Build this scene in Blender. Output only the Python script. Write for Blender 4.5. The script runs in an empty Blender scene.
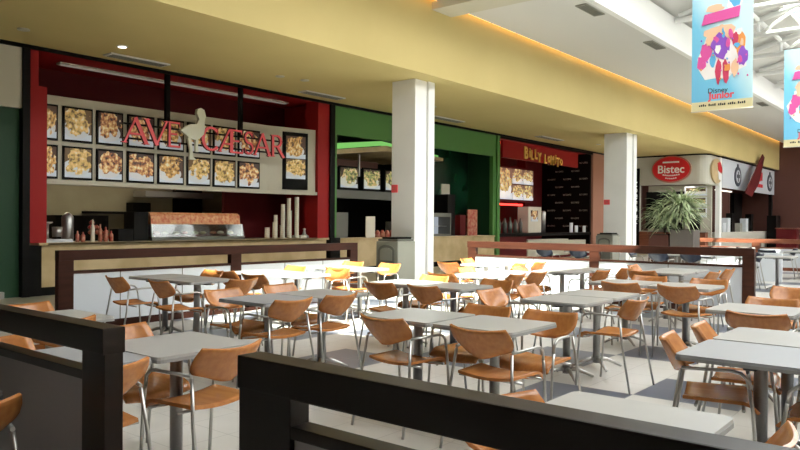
import bpy, bmesh, math, random
from mathutils import Vector, Matrix, noise
random.seed(7)
PI = math.pi
scn = bpy.context.scene
COL = scn.collection

# ------------------------------------------------------------------ materials
def mat(name, col=(.5,.5,.5), rough=.5, metal=0.0, spec=.5, build=None):
    m = bpy.data.materials.new(name); m.use_nodes = True
    nt = m.node_tree; b = nt.nodes['Principled BSDF']
    b.inputs['Base Color'].default_value = (*col, 1); b.inputs['Roughness'].default_value = rough
    b.inputs['Metallic'].default_value = metal; b.inputs['Specular IOR Level'].default_value = spec
    if build: build(nt, b)
    return m
def N(nt, kind, **kw):
    n = nt.nodes.new(kind)
    for k, v in kw.items(): setattr(n, k, v)
    return n
def coords(nt, which='Object', scale=(1,1,1)):
    t = N(nt, 'ShaderNodeTexCoord'); mp = N(nt, 'ShaderNodeMapping'); mp.inputs['Scale'].default_value = scale
    nt.links.new(t.outputs[which], mp.inputs['Vector']); return mp.outputs['Vector']
def ramp(nt, fac, stops):
    r = N(nt, 'ShaderNodeValToRGB'); e = r.color_ramp.elements
    while len(e) < len(stops): e.new(.5)
    for i, (p, c) in enumerate(stops): e[i].position = p; e[i].color = (*c, 1)
    nt.links.new(fac, r.inputs['Fac']); return r.outputs['Color']
def mottled(c1, c2, scale=(3,3,3), detail=4, stops=(.35,.65)):
    def f(nt, b):
        n = N(nt, 'ShaderNodeTexNoise'); n.inputs['Scale'].default_value = 1; n.inputs['Detail'].default_value = detail
        nt.links.new(coords(nt, 'Object', scale), n.inputs['Vector'])
        nt.links.new(ramp(nt, n.outputs['Fac'], [(stops[0], c1), (stops[1], c2)]), b.inputs['Base Color'])
    return f
def emis(name, col, strength):
    m = bpy.data.materials.new(name); m.use_nodes = True; nt = m.node_tree
    nt.nodes.remove(nt.nodes['Principled BSDF']); e = N(nt, 'ShaderNodeEmission')
    e.inputs['Color'].default_value = (*col, 1); e.inputs['Strength'].default_value = strength
    nt.links.new(e.outputs[0], nt.nodes['Material Output'].inputs['Surface']); return m

def floor_build(nt, b):
    # 0.835 m squares (each of 2x2 light tiles); a dark grey square every third one along the diagonals
    g = N(nt, 'ShaderNodeNewGeometry'); sep = N(nt, 'ShaderNodeSeparateXYZ'); nt.links.new(g.outputs['Position'], sep.inputs[0])
    def M(op, a, bb=None, c=None):
        n = N(nt, 'ShaderNodeMath', operation=op)
        for i, v in enumerate([a, bb, c]):
            if v is None: continue
            if isinstance(v, (int, float)): n.inputs[i].default_value = v
            else: nt.links.new(v, n.inputs[i])
        return n.outputs[0]
    ix = M('DIVIDE', M('SUBTRACT', sep.outputs[0], 5.14), .835); iy = M('DIVIDE', M('SUBTRACT', sep.outputs[1], 2.30), .835)
    s = M('ADD', M('ADD', M('FLOOR', ix), M('FLOOR', iy)), 300)
    dark = M('LESS_THAN', M('MODULO', s, 3.0), .5)
    # only inside the seating area and the mall beyond
    inside = M('MULTIPLY', M('LESS_THAN', sep.outputs[1], 9.6), M('GREATER_THAN', sep.outputs[0], 4.3))
    dark = M('MULTIPLY', dark, inside)
    jx = M('ABSOLUTE', M('SUBTRACT', M('FRACT', M('MULTIPLY', ix, 2)), .5)); jy = M('ABSOLUTE', M('SUBTRACT', M('FRACT', M('MULTIPLY', iy, 2)), .5))
    joint = M('GREATER_THAN', M('MAXIMUM', jx, jy), .492)
    n = N(nt, 'ShaderNodeTexNoise'); n.inputs['Scale'].default_value = 1.3; n.inputs['Detail'].default_value = 3
    nt.links.new(g.outputs['Position'], n.inputs['Vector'])
    light = ramp(nt, n.outputs['Fac'], [(.3, (.50,.48,.44)), (.7, (.60,.58,.545))])
    beige = ramp(nt, n.outputs['Fac'], [(.3, (.36,.32,.23)), (.7, (.42,.38,.28))])
    dk = ramp(nt, n.outputs['Fac'], [(.3, (.095,.105,.135)), (.7, (.125,.135,.17))])
    def mix(f, a, c):
        m = N(nt, 'ShaderNodeMix', data_type='RGBA'); nt.links.new(f, m.inputs[0]) if not isinstance(f, float) else None
        nt.links.new(a, m.inputs[6])
        if isinstance(c, tuple): m.inputs[7].default_value = (*c, 1)
        else: nt.links.new(c, m.inputs[7])
        return m.outputs[2]
    shopside = M('GREATER_THAN', sep.outputs[1], 11.4)
    c = mix(shopside, light, beige); c = mix(dark, c, dk); c = mix(M('MULTIPLY', joint, .5), c, (.24,.23,.21))
    nt.links.new(c, b.inputs['Base Color'])

def wood_build(nt, b):
    n = N(nt, 'ShaderNodeTexNoise'); n.inputs['Scale'].default_value = 1; n.inputs['Detail'].default_value = 5
    oi = N(nt, 'ShaderNodeObjectInfo'); v = coords(nt, 'Object', (28, 3, 28))
    ad = N(nt, 'ShaderNodeVectorMath', operation='ADD'); cb = N(nt, 'ShaderNodeCombineXYZ')
    ml = N(nt, 'ShaderNodeMath', operation='MULTIPLY'); ml.inputs[1].default_value = 40
    nt.links.new(oi.outputs['Random'], ml.inputs[0]); nt.links.new(ml.outputs[0], cb.inputs[0])
    nt.links.new(v, ad.inputs[0]); nt.links.new(cb.outputs[0], ad.inputs[1]); nt.links.new(ad.outputs[0], n.inputs['Vector'])
    nt.links.new(ramp(nt, n.outputs['Fac'], [(.3, (.43,.155,.042)), (.7, (.54,.215,.06))]), b.inputs['Base Color'])

def food_build(warm, dark, plate):
    def f(nt, b):
        tc = N(nt, 'ShaderNodeTexCoord'); sep = N(nt, 'ShaderNodeSeparateXYZ'); nt.links.new(tc.outputs['Generated'], sep.inputs[0])
        oi = N(nt, 'ShaderNodeObjectInfo')
        ad = N(nt, 'ShaderNodeVectorMath', operation='MULTIPLY_ADD'); ad.inputs[1].default_value = (7,7,7)
        cb = N(nt, 'ShaderNodeCombineXYZ'); ml = N(nt, 'ShaderNodeMath', operation='MULTIPLY'); ml.inputs[1].default_value = 60
        nt.links.new(oi.outputs['Random'], ml.inputs[0])
        for i in range(3): nt.links.new(ml.outputs[0], cb.inputs[i])
        nt.links.new(tc.outputs['Generated'], ad.inputs[0]); nt.links.new(cb.outputs[0], ad.inputs[2])
        n = N(nt, 'ShaderNodeTexNoise'); n.inputs['Scale'].default_value = 1; n.inputs['Detail'].default_value = 5
        nt.links.new(ad.outputs[0], n.inputs['Vector'])
        n2 = N(nt, 'ShaderNodeTexNoise'); n2.inputs['Scale'].default_value = .42; n2.inputs['Detail'].default_value = 3
        nt.links.new(ad.outputs[0], n2.inputs['Vector'])
        food = ramp(nt, n.outputs['Fac'], [(.36, dark), (.47, warm), (.58, (.72,.5,.2)), (.66, (.75,.68,.5))])
        def M(op, a, c=None, d=None):
            k = N(nt, 'ShaderNodeMath', operation=op)
            for i, v in enumerate([a, c, d]):
                if v is None: continue
                if isinstance(v, (int, float)): k.inputs[i].default_value = v
                else: nt.links.new(v, k.inputs[i])
            return k.outputs[0]
        # elliptical heap of food, pale plate under it, dark table behind
        dx = M('MULTIPLY', M('SUBTRACT', sep.outputs[0], .48), 1.65); dz = M('MULTIPLY', M('SUBTRACT', sep.outputs[2], .60), 1.95)
        r = M('ADD', M('ADD', M('MULTIPLY', dx, dx), M('MULTIPLY', dz, dz)), M('MULTIPLY', n2.outputs['Fac'], 2.6))
        px_ = M('MULTIPLY', M('SUBTRACT', sep.outputs[0], .42), 1.7); pz = M('MULTIPLY', M('SUBTRACT', sep.outputs[2], .34), 3.0)
        r2 = M('ADD', M('MULTIPLY', px_, px_), M('MULTIPLY', pz, pz))
        def mix(fc, a, c):
            m = N(nt, 'ShaderNodeMix', data_type='RGBA'); nt.links.new(fc, m.inputs[0])
            for idx, v in ((6, a), (7, c)):
                if isinstance(v, tuple): m.inputs[idx].default_value = (*v, 1)
                else: nt.links.new(v, m.inputs[idx])
            return m.outputs[2]
        c = mix(M('LESS_THAN', sep.outputs[2], .2), tuple(x*.9 for x in dark), (.55,.6,.66))
        c = mix(M('LESS_THAN', r2, .75), c, plate); c = mix(M('LESS_THAN', r, 1.95), c, food)
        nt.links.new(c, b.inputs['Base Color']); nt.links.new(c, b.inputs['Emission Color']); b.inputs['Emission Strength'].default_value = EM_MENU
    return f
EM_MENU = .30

M_ = {}
M_['floor'] = mat('floor_tiles', rough=.36, spec=.4, build=floor_build)
M_['yellow'] = mat('yellow_paint', rough=.7, build=mottled((.60,.48,.195), (.64,.515,.215), (.5,.5,.5)))
M_['white_ceiling'] = mat('white_ceiling_paint', (.66,.65,.62), .8)
M_['white'] = mat('white_paint', (.86,.86,.84), .6)
M_['column'] = mat('column_paint', rough=.5, build=mottled((.80,.80,.79), (.85,.85,.84), (1,1,1)))
M_['dark_wood'] = mat('dark_stained_wood', rough=.55, spec=.15, build=mottled((.030,.009,.005), (.048,.014,.008), (2,2,14)))
M_['shaded_wood'] = mat('shaded_dark_wood', rough=.38, spec=.32, build=mottled((.006,.003,.002), (.011,.005,.003), (2,2,14)))  # dark partition wood seen against the light; its shade is put into the colour
M_['sunlit_wood'] = mat('sunlit_dark_wood', rough=.5, spec=.25, build=mottled((.045,.014,.008), (.07,.022,.012), (2,2,14)))  # same partition wood in the sun; the light is put into the colour
M_['red_wood'] = mat('reddish_stained_wood', rough=.4, spec=.4, build=mottled((.17,.055,.03), (.22,.078,.04), (2,2,14)))
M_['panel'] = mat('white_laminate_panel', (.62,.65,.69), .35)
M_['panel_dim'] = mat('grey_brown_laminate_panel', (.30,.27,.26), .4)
M_['wood'] = mat('orange_plywood', rough=.25, spec=.55, build=wood_build)
M_['chrome'] = mat('satin_chrome', (.47,.46,.44), .3, .85)
M_['steel'] = mat('brushed_steel', (.42,.41,.40), .35, .8)
M_['tabletop'] = mat('pale_grey_laminate', rough=.3, build=mottled((.42,.415,.40), (.455,.45,.43), (2,2,2)))
M_['tabletop_blue'] = mat('blue_grey_laminate', (.35,.36,.38), .35)
M_['edge'] = mat('grey_edge_band', (.30,.30,.29), .5)
M_['rubber'] = mat('black_rubber', (.02,.02,.02), .7)
M_['black'] = mat('black_paint', (.004,.0036,.0034), .5, spec=.12)
M_['red'] = mat('red_paint', (.33,.012,.012), .5, spec=.2)
M_['dark_red'] = mat('dark_red_paint', (.10,.006,.007), .6, spec=.2)
M_['olive'] = mat('olive_wall_tile', rough=.5, build=mottled((.30,.28,.19), (.34,.32,.22), (2,2,2)))
M_['cream'] = mat('cream_paint', (.56,.53,.43), .6)
M_['tan'] = mat('tan_marbled_laminate', rough=.4, build=mottled((.46,.34,.17), (.60,.46,.26), (2.2,2.2,2.2), 6))
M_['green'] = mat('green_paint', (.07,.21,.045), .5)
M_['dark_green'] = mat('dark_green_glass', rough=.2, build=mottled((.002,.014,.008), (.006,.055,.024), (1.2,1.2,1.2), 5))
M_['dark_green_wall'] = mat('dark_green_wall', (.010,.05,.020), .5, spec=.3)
M_['brown_wall'] = mat('brown_wall_paint', (.10,.032,.022), .6)
M_['pink_wall'] = mat('terracotta_wall_paint', (.40,.19,.13), .6)
M_['bistec'] = mat('greige_sign_board', (.52,.50,.43), .6)
M_['navy'] = mat('navy_plastic', (.018,.024,.045), .4)
M_['grey'] = mat('grey_plastic', (.27,.27,.23), .5)
M_['grey_dark'] = mat('dark_grey_plastic', (.14,.14,.12), .5)
M_['pot'] = mat('grey_brown_planter', (.14,.12,.105), .6)
M_['leaf'] = mat('variegated_leaf', rough=.5, build=mottled((.12,.23,.07), (.52,.60,.36), (7,7,7), 2, (.3,.52)))
M_['soil'] = mat('soil', (.03,.02,.015), .9)
M_['letter_red'] = mat('red_sign_face', (.86,.10,.12), .4)
M_['letter_side'] = mat('dark_red_sign_side', (.12,.01,.012), .5)
M_['statue'] = mat('grey_cream_relief', (.74,.74,.62), .6)
M_['gold'] = mat('yellow_sign_letters', (.85,.50,.10), .5)
M_['sign_red'] = mat('red_sign_enamel', (.60,.015,.02), .35)
M_['text_white'] = mat('white_lettering', (.85,.85,.83), .5)
M_['text_black'] = mat('black_lettering', (.02,.02,.02), .5)
M_['paper'] = mat('paper_cup', (.72,.66,.55), .6)
M_['orange_sign'] = mat('orange_patterned_header', rough=.5, build=mottled((.55,.13,.05), (.75,.42,.20), (14,14,14), 3))
M_['food_red'] = mat('bright_red_packets', rough=.5, build=mottled((.35,.03,.02), (.50,.25,.16), (9,9,9), 3))
M_['cove'] = emis('warm_cove_lamp', (1, .50, .13), 4.5)
M_['tube_white'] = emis('white_lamp', (1, .93, .8), 2.2)
M_['downlight'] = emis('downlight_lamp', (1, .92, .78), 5)
M_['red_lamp'] = emis('red_lamp', (1, .04, .03), 6)
M_['green_lamp'] = emis('green_lamp', (.34, .9, .22), .8)
M_['blue_screen'] = emis('pale_screen', (.75,.82,.9), .6)
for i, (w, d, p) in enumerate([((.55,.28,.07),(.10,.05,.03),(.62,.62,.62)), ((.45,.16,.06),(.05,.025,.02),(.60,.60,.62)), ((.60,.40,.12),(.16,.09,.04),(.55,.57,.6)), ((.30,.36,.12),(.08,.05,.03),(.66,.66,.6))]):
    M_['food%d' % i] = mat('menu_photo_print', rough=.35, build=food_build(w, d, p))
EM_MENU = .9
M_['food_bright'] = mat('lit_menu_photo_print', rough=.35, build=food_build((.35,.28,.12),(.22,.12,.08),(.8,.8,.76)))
def glass_build():
    m = bpy.data.materials.new('clear_glass'); m.use_nodes = True; nt = m.node_tree
    nt.nodes.remove(nt.nodes['Principled BSDF'])
    t = N(nt, 'ShaderNodeBsdfTransparent'); g = N(nt, 'ShaderNodeBsdfGlossy'); g.inputs['Roughness'].default_value = .05
    t.inputs['Color'].default_value = (.86,.9,.88,1); mx = N(nt, 'ShaderNodeMixShader'); mx.inputs[0].default_value = .08
    nt.links.new(t.outputs[0], mx.inputs[1]); nt.links.new(g.outputs[0], mx.inputs[2]); nt.links.new(mx.outputs[0], nt.nodes['Material Output'].inputs['Surface'])
    return m
M_['glass'] = glass_build()
def diffuser():
    m = bpy.data.materials.new('milky_skylight_sheet'); m.use_nodes = True; nt = m.node_tree
    nt.nodes.remove(nt.nodes['Principled BSDF'])
    t = N(nt, 'ShaderNodeBsdfTranslucent'); t.inputs['Color'].default_value = (.8,.82,.84,1)
    tr = N(nt, 'ShaderNodeBsdfTransparent'); tr.inputs['Color'].default_value = (.3,.31,.32,1)
    mx = N(nt, 'ShaderNodeAddShader')
    nt.links.new(t.outputs[0], mx.inputs[0]); nt.links.new(tr.outputs[0], mx.inputs[1]); nt.links.new(mx.outputs[0], nt.nodes['Material Output'].inputs['Surface'])
    return m
def diffuser2():
    m = bpy.data.materials.new('milky_skylight_sheet'); m.use_nodes = True; nt = m.node_tree
    nt.nodes.remove(nt.nodes['Principled BSDF'])
    t = N(nt, 'ShaderNodeBsdfTranslucent'); t.inputs['Color'].default_value = (.7,.72,.74,1)
    nt.links.new(t.outputs[0], nt.nodes['Material Output'].inputs['Surface'])
    return m
M_['milky'] = diffuser2()

# ------------------------------------------------------------------ mesh helpers
class MB:
    def __init__(s): s.bm = bmesh.new(); s.mats = []
    def _mi(s, m):
        if m is None: return 0
        if m not in s.mats: s.mats.append(m)
        return s.mats.index(m)
    def box(s, x0, x1, y0, y1, z0, z1, bev=0, m=None):
        r = bmesh.ops.create_cube(s.bm, size=1); vs = r['verts']
        for v in vs: v.co = Vector(((x0+x1)/2+v.co.x*(x1-x0), (y0+y1)/2+v.co.y*(y1-y0), (z0+z1)/2+v.co.z*(z1-z0)))
        fs = set(f for v in vs for f in v.link_faces)
        if bev:
            es = list(set(e for v in vs for e in v.link_edges))
            rr = bmesh.ops.bevel(s.bm, geom=es, offset=bev, segments=2, affect='EDGES', profile=.7)
            fs = set(rr['faces']) | set(f for f in fs if f.is_valid)
        mi = s._mi(m)
        for f in fs: f.material_index = mi
        return s
    def face(s, pts, m=None):
        f = s.bm.faces.new([s.bm.verts.new(p) for p in pts]); f.material_index = s._mi(m); return s
    def prism(s, pts, axis, a, b, m=None, mside=None):
        """polygon pts (2D) extruded along axis from a to b"""
        def P(p, t):
            return {'x': (t, p[0], p[1]), 'y': (p[0], t, p[1]), 'z': (p[0], p[1], t)}[axis]
        A = [s.bm.verts.new(P(p, a)) for p in pts]; B = [s.bm.verts.new(P(p, b)) for p in pts]
        n = len(pts); mi = s._mi(m); ms = s._mi(mside) if mside else mi
        f = s.bm.faces.new(A); f.material_index = mi
        f = s.bm.faces.new(B[::-1]); f.material_index = mi
        for i in range(n):
            f = s.bm.faces.new([A[i], B[i], B[(i+1) % n], A[(i+1) % n]]); f.material_index = ms
        return s
    def tube(s, pts, r, seg=8, closed_ends=True):
        pts = [Vector(p) for p in pts]; rings = []
        up0 = None
        for i, p in enumerate(pts):
            if i == 0: d = pts[1]-p
            elif i == len(pts)-1: d = p-pts[i-1]
            else: d = (pts[i+1]-p).normalized()+(p-pts[i-1]).normalized()
            d.normalize()
            if up0 is None:
                up0 = Vector((0,0,1)) if abs(d.z) < .9 else Vector((1,0,0))
            a = d.cross(up0)
            if a.length < 1e-4: a = d.cross(Vector((0,1,0)))
            a.normalize(); b = a.cross(d).normalized(); up0 = b
            rr = r[i] if isinstance(r, (list, tuple)) else r
            rings.append([s.bm.verts.new(p+a*math.cos(2*PI*k/seg)*rr+b*math.sin(2*PI*k/seg)*rr) for k in range(seg)])
        for i in range(len(rings)-1):
            for k in range(seg):
                f = s.bm.faces.new([rings[i][k], rings[i][(k+1) % seg], rings[i+1][(k+1) % seg], rings[i+1][k]]); f.smooth = True
        if closed_ends: s.bm.faces.new(rings[0][::-1]); s.bm.faces.new(rings[-1])
        return s
    def lathe(s, prof, cx=0, cy=0, seg=20, m=None):
        mi = s._mi(m); rings = []
        for (r, z) in prof:
            rings.append([s.bm.verts.new((cx+math.cos(2*PI*k/seg)*max(r,1e-4), cy+math.sin(2*PI*k/seg)*max(r,1e-4), z)) for k in range(seg)])
        for i in range(len(rings)-1):
            for k in range(seg):
                f = s.bm.faces.new([rings[i][k], rings[i][(k+1) % seg], rings[i+1][(k+1) % seg], rings[i+1][k]]); f.smooth = True; f.material_index = mi
        for rg in (rings[0][::-1], rings[-1]):
            f = s.bm.faces.new(rg); f.material_index = mi
        return s
    def slab(s, fn, nu, nv, t, skip=None):
        """curved sheet: fn(u,v)->Vector, thickness t along numeric normal"""
        def nrm(u, v):
            e = 1e-3; return (fn(u+e, v)-fn(u-e, v)).cross(fn(u, v+e)-fn(u, v-e)).normalized()
        F = [[None]*(nv+1) for _ in range(nu+1)]; B = [[None]*(nv+1) for _ in range(nu+1)]
        for i in range(nu+1):
            for j in range(nv+1):
                u, v = i/nu, j/nv; p = fn(u, v); n = nrm(min(max(u,.002),.998), min(max(v,.002),.998))
                F[i][j] = s.bm.verts.new(p+n*t/2); B[i][j] = s.bm.verts.new(p-n*t/2)
        for i in range(nu):
            for j in range(nv):
                a = s.bm.faces.new([F[i][j], F[i+1][j], F[i+1][j+1], F[i][j+1]]); a.smooth = True
                b = s.bm.faces.new([B[i][j+1], B[i+1][j+1], B[i+1][j], B[i][j]]); b.smooth = True
        for i in range(nu):
            s.bm.faces.new([F[i+1][0], F[i][0], B[i][0], B[i+1][0]]); s.bm.faces.new([F[i][nv], F[i+1][nv], B[i+1][nv], B[i][nv]])
        for j in range(nv):
            s.bm.faces.new([F[0][j], F[0][j+1], B[0][j+1], B[0][j]]); s.bm.faces.new([F[nu][j+1], F[nu][j], B[nu][j], B[nu][j+1]])
        return s
    def build(s, name, m=None, parent=None):
        bmesh.ops.recalc_face_normals(s.bm, faces=s.bm.faces[:])
        if parent is not None:                      # parts are kept in their thing's own coordinates
            o0 = parent; off = Vector((0,0,0))
            while o0 is not None: off += o0.location; o0 = o0.parent
            if off.length > 0 and not getattr(s, 'local', False): bmesh.ops.translate(s.bm, verts=s.bm.verts[:], vec=-off)
        me = bpy.data.meshes.new(name); s.bm.to_mesh(me); s.bm.free()
        for k in (s.mats if s.mats else [m]): me.materials.append(k if not isinstance(k, str) else M_[k])
        o = bpy.data.objects.new(name, me); COL.objects.link(o)
        if parent is not None: o.parent = parent
        return o
def tag(o, label=None, cat=None, group=None, kind=None):
    if label: o['label'] = label
    if cat: o['category'] = cat
    if group: o['group'] = group
    if kind: o['kind'] = kind
    return o
def thing(name, label, cat, loc=(0,0,0), rz=0, group=None):
    o = bpy.data.objects.new(name, None); o.empty_display_size = .1; COL.objects.link(o)
    o.location = loc; o.rotation_euler = (0,0,rz); return tag(o, label, cat, group)
def structure(name, mb, m=None, label=None):
    o = mb.build(name, m); o['kind'] = 'structure'
    if label: o['label'] = label
    return o
def dup(root, loc, rz, label=None, group=None):
    r = root.copy(); COL.objects.link(r); r.location = loc; r.rotation_euler = (0,0,rz)
    if label: r['label'] = label
    if group: r['group'] = group
    for ch in list(root.children):
        c = ch.copy(); COL.objects.link(c); c.parent = r
        for g in list(ch.children):
            d = g.copy(); COL.objects.link(d); d.parent = c
    return r
def text_mesh(name, body, size, m, parent, loc, rot, extrude=.01, align='CENTER', sx=1, shear=0, bold=0):
    cu = bpy.data.curves.new(name, 'FONT'); cu.body = body; cu.size = size; cu.extrude = extrude; cu.align_x = align; cu.align_y = 'CENTER'; cu.shear = shear; cu.offset = bold
    t = bpy.data.objects.new(name, cu); COL.objects.link(t)
    dg = bpy.context.evaluated_depsgraph_get(); me = bpy.data.meshes.new_from_object(t.evaluated_get(dg))
    bpy.data.objects.remove(t); bpy.data.curves.remove(cu)
    me.name = name; me.transform(Matrix.Diagonal((sx,1,1,1)))
    R = rot.to_4x4() if isinstance(rot, Matrix) else Matrix.Identity(4)
    off = Vector((0,0,0)); o0 = parent
    while o0 is not None: off += o0.location; o0 = o0.parent
    me.transform(Matrix.Translation(Vector(loc)-off) @ R)
    me.materials.clear(); me.materials.append(M_[m])
    o = bpy.data.objects.new(name, me); COL.objects.link(o); o.parent = parent
    return o
# text facing -y (seen from the seating): x right, z up ; text facing -x: reads along -y
FACE_Y = Matrix(((1,0,0),(0,0,-1),(0,1,0)))
FACE_X = Matrix(((0,0,-1),(-1,0,0),(0,1,0)))

# ------------------------------------------------------------------ setting
structure('floor', MB().box(-6, 52, -9, 20, -.1, 0), 'floor')
ZC = 4.68
structure('ceiling', MB().box(-6, 50, 9.66, 13.9, ZC, ZC+.12), 'yellow', 'low yellow ceiling in front of the food counters')
structure('trim_1', MB().box(-6, 47.4, 9.5, 9.66, ZC, 6.44), 'yellow', 'tall yellow beam face above the tables')
structure('ceiling_white', MB().box(-6, 47.4, 6.801, 9.36, 6.3, 6.42), 'white_ceiling', 'white ceiling strip beyond the yellow beam')
structure('trim_2', MB().box(-6, 47.4, 6.65, 6.8, 6.3, 7.12), 'white', 'white fascia along the skylight')
structure('trim_3', MB().box(-6, 47.4, 9.36, 9.8, 6.5, 6.6), 'white_ceiling')
structure('trim_4', MB().box(12.75, 13.5, 6.8, 9.5, 6.13, 6.3), 'cream', 'cross beam under the white ceiling')
# roof over the atrium
def roofz(y): return 7.2+.25*(6.65-abs(y))
def roofstrip(name, y0, y1, x0, x1, m, t=.05):
    z0, z1 = roofz(y0), roofz(y1)
    return structure(name, MB().prism([(y0, z0), (y1, z1), (y1, z1+t), (y0, z0+t)], 'x', x0, x1), m)
roofstrip('ceiling_roof_edge', 4.55, 6.75, -6, 47.4, 'white_ceiling')
roofstrip('ceiling_roof_far_edge', -6.75, -4.4, -6, 47.4, 'white_ceiling')
roofstrip('window_2', -4.4, 0, 1.2, 47.4, 'milky')
CLX0, CLX1 = 1.2, 26.0  # unseen clear stretch of roof, placed so sun lands on the far tables
roofstrip('ceiling_roof_end', 0, 4.55, -6, CLX0, 'white_ceiling')
roofstrip('ceiling_roof_end_far', -4.4, 0, -6, 1.2, 'white_ceiling')
roofstrip('window_1', 0, 4.55, CLX0, 10.6, 'glass', .01)
roofstrip('window_4', 0, 4.55, 10.6, 18.2, 'milky')  # milky stretch added to keep direct sun off the banners
roofstrip('window_5', 0, 4.55, 18.2, CLX1, 'glass', .01)  # clear stretch added so sun reaches the far partition
roofstrip('window_3', 0, 4.55, CLX1, 47.4, 'milky')
structure('ceiling_upper', MB().box(-6, 47.4, 6.76, 20, 7.3, 7.4), 'white_ceiling')  # unseen slab added to block sky light from above the cove
structure('wall_right', MB().box(-6, 47.4, -7.1, -6.75, 0, 7.2), 'cream')  # unseen wall added so sky light does not flood in sideways
structure('wall_back', MB().box(-6.1, -5.9, -7, 14, 0, 8.9), 'brown_wall')  # unseen dark wall added to keep light off the near partitions
structure('wall_far', MB().box(47.4, 47.6, -7, 20, 0, 8.9), 'brown_wall')
structure('wall_outer', MB().box(-6, 47.4, 19.9, 20.1, 0, 5), 'brown_wall')  # unseen wall added to shut out the sky behind the shops
structure('ceiling_near_shade', MB().box(-6, 1.0, -6.75, 9.4, 3.6, 3.75), 'white_ceiling')  # unseen slab added to darken the camera side of the near partitions
# skylight bars
k = 0
for x in [CLX0 + i*1.22 for i in range(21)] + [27.2+i*1.22 for i in range(16)]:
    k += 1
    structure('trim_%d' % (10+k), MB().prism([(0, roofz(0)-.02), (4.55, roofz(4.55)-.02), (4.55, roofz(4.55)+.04), (0, roofz(0)+.04)], 'x', x-.03, x+.03), 'white')
# roof trusses
def truss(x, label):
    t = thing('roof_truss', label, 'truss', (x, 0, 7.0), 0, 'white roof trusses under the skylight')
    MB().tube([(x, -6.6, 7.0), (x, 6.6, 7.0)], .085, 8).build('bottom_chord', M_['white'], t)
    MB().tube([(x, -6.5, 7.28), (x, 0, roofz(0)-.12), (x, 6.5, 7.1)], .085, 8).build('top_chord', M_['white'], t)
    ys = [-5.2,-3.9,-2.6,-1.3,0,1.3,2.6,3.9,5.2]
    for y in ys: MB().tube([(x, y, 7.0), (x, y, roofz(y)-.1)], .05, 6).build('vertical_strut', M_['white'], t)
    for a, b in zip(ys[4:], ys[5:]):
        MB().tube([(x, b, 7.0), (x, a, roofz(a)-.1)], .05, 6).build('diagonal_strut', M_['white'], t)
        MB().tube([(x, -b, 7.0), (x, -a, roofz(a)-.1)], .05, 6).build('diagonal_strut', M_['white'], t)
for i, x in enumerate([20, 23, 26, 29, 32, 35, 38, 41, 44]):
    truss(x, ['white tubular roof truss nearest the camera, partly behind the big banner'] [0] if i == 0 else
          'white tubular roof truss under the skylight, number %s counting away from the camera' % ['','two','three','four','five','six','seven','eight','nine'][i])
for y in (2.6, 5.2):
    structure('trim_%d' % (5+int(y)), MB().tube([(10, y, roofz(y)-.12), (47.3, y, roofz(y)-.12)], .06, 8), 'white')

# columns
def column(x, y, w, label, name='column'):
    t = thing(name, label, 'column', (x+w/2, y+w/2, 0), 0, 'square white columns')
    MB().box(x, x+w*.62, y, y+w, 0, ZC, .01).box(x+w*.66, x+w, y-.04, y+w*.95, 0, ZC, .01).box(x+.3*w, x+.8*w, y+.03, y+w-.03, 0, ZC).build('shaft', M_['column'], t)
    MB().box(x-.03, x+w+.03, y-.07, y+w+.03, 0, .1, .006).build('plinth', M_['steel'], t)
    sg = MB().box(x-.025, x-.001, y+w*.72, y+w*.98, 2.12, 2.3, .004).build('red_sign_plate', M_['letter_red'], t); sg['label'] = 'small square red fire sign plate'
    MB().box(x-.028, x-.0251, y+w*.80, y+w*.90, 2.19, 2.2).box(x-.028, x-.0251, y+w*.80, y+w*.88, 2.22, 2.235).build('faint_mark', M_['pink_wall'], sg)
    return t
column(12.8, 9.98, .68, 'near square white column with a small red plate, beside the grey litter bin')
column(24.95, 9.9, .85, 'far square white column with a small red plate, left of the potted plant')

# ceiling fittings
def diffuser_grille(x0, x1, y, z, label):
    t = thing('ceiling_grille', label, 'air vent', ((x0+x1)/2, y, z), 0, 'air grilles in the ceiling')
    MB().box(x0, x1, y-.16, y+.16, z-.03, z-.001, .006).build('frame', M_['white_ceiling'], t)
    b = MB()
    for q in range(3): b.box(x0+.06, x1-.06, y-.12+q*.09, y-.07+q*.09, z-.038, z-.03)
    b.build('slot', M_['grey_dark'], t)
diffuser_grille(7.25, 8.55, 13.25, ZC, 'linear air grille in the yellow ceiling above the left red food shop')
diffuser_grille(12.3, 13.7, 13.15, ZC, 'linear air grille in the yellow ceiling left of the near column')
diffuser_grille(17.6, 19.2, 13.1, ZC, 'linear air grille in the yellow ceiling right of the near column')
diffuser_grille(24.0, 25.8, 12.9, ZC, 'linear air grille in the yellow ceiling above the black and red food shop')
for i, (x, y, lb, on) in enumerate([(7.12,12.47,'lit round downlight in the yellow ceiling above the red food shop',1), (10.76,12.22,'left of two small downlights left of the near column',0), (11.4,12.1,'right of two small downlights left of the near column',0), (5.45,12.7,'dark round downlight at the left edge of the yellow ceiling',0), (16.2,12.0,'small downlight just above the near column',0), (28,12.3,'small downlight above the black and red food shop',0)]):
    t = thing('downlight', lb, 'ceiling light', (x, y, ZC), 0, 'downlights in the yellow ceiling')
    MB().lathe([(.10,ZC-.02),(.10,ZC-.001)], x, y).build('ring', M_['white_ceiling'] if on else M_['cream'], t)
    MB().lathe([(.075,ZC-.026),(.075,ZC-.02)], x, y).build('lamp', M_['downlight'] if on else M_['cream'], t)
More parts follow.
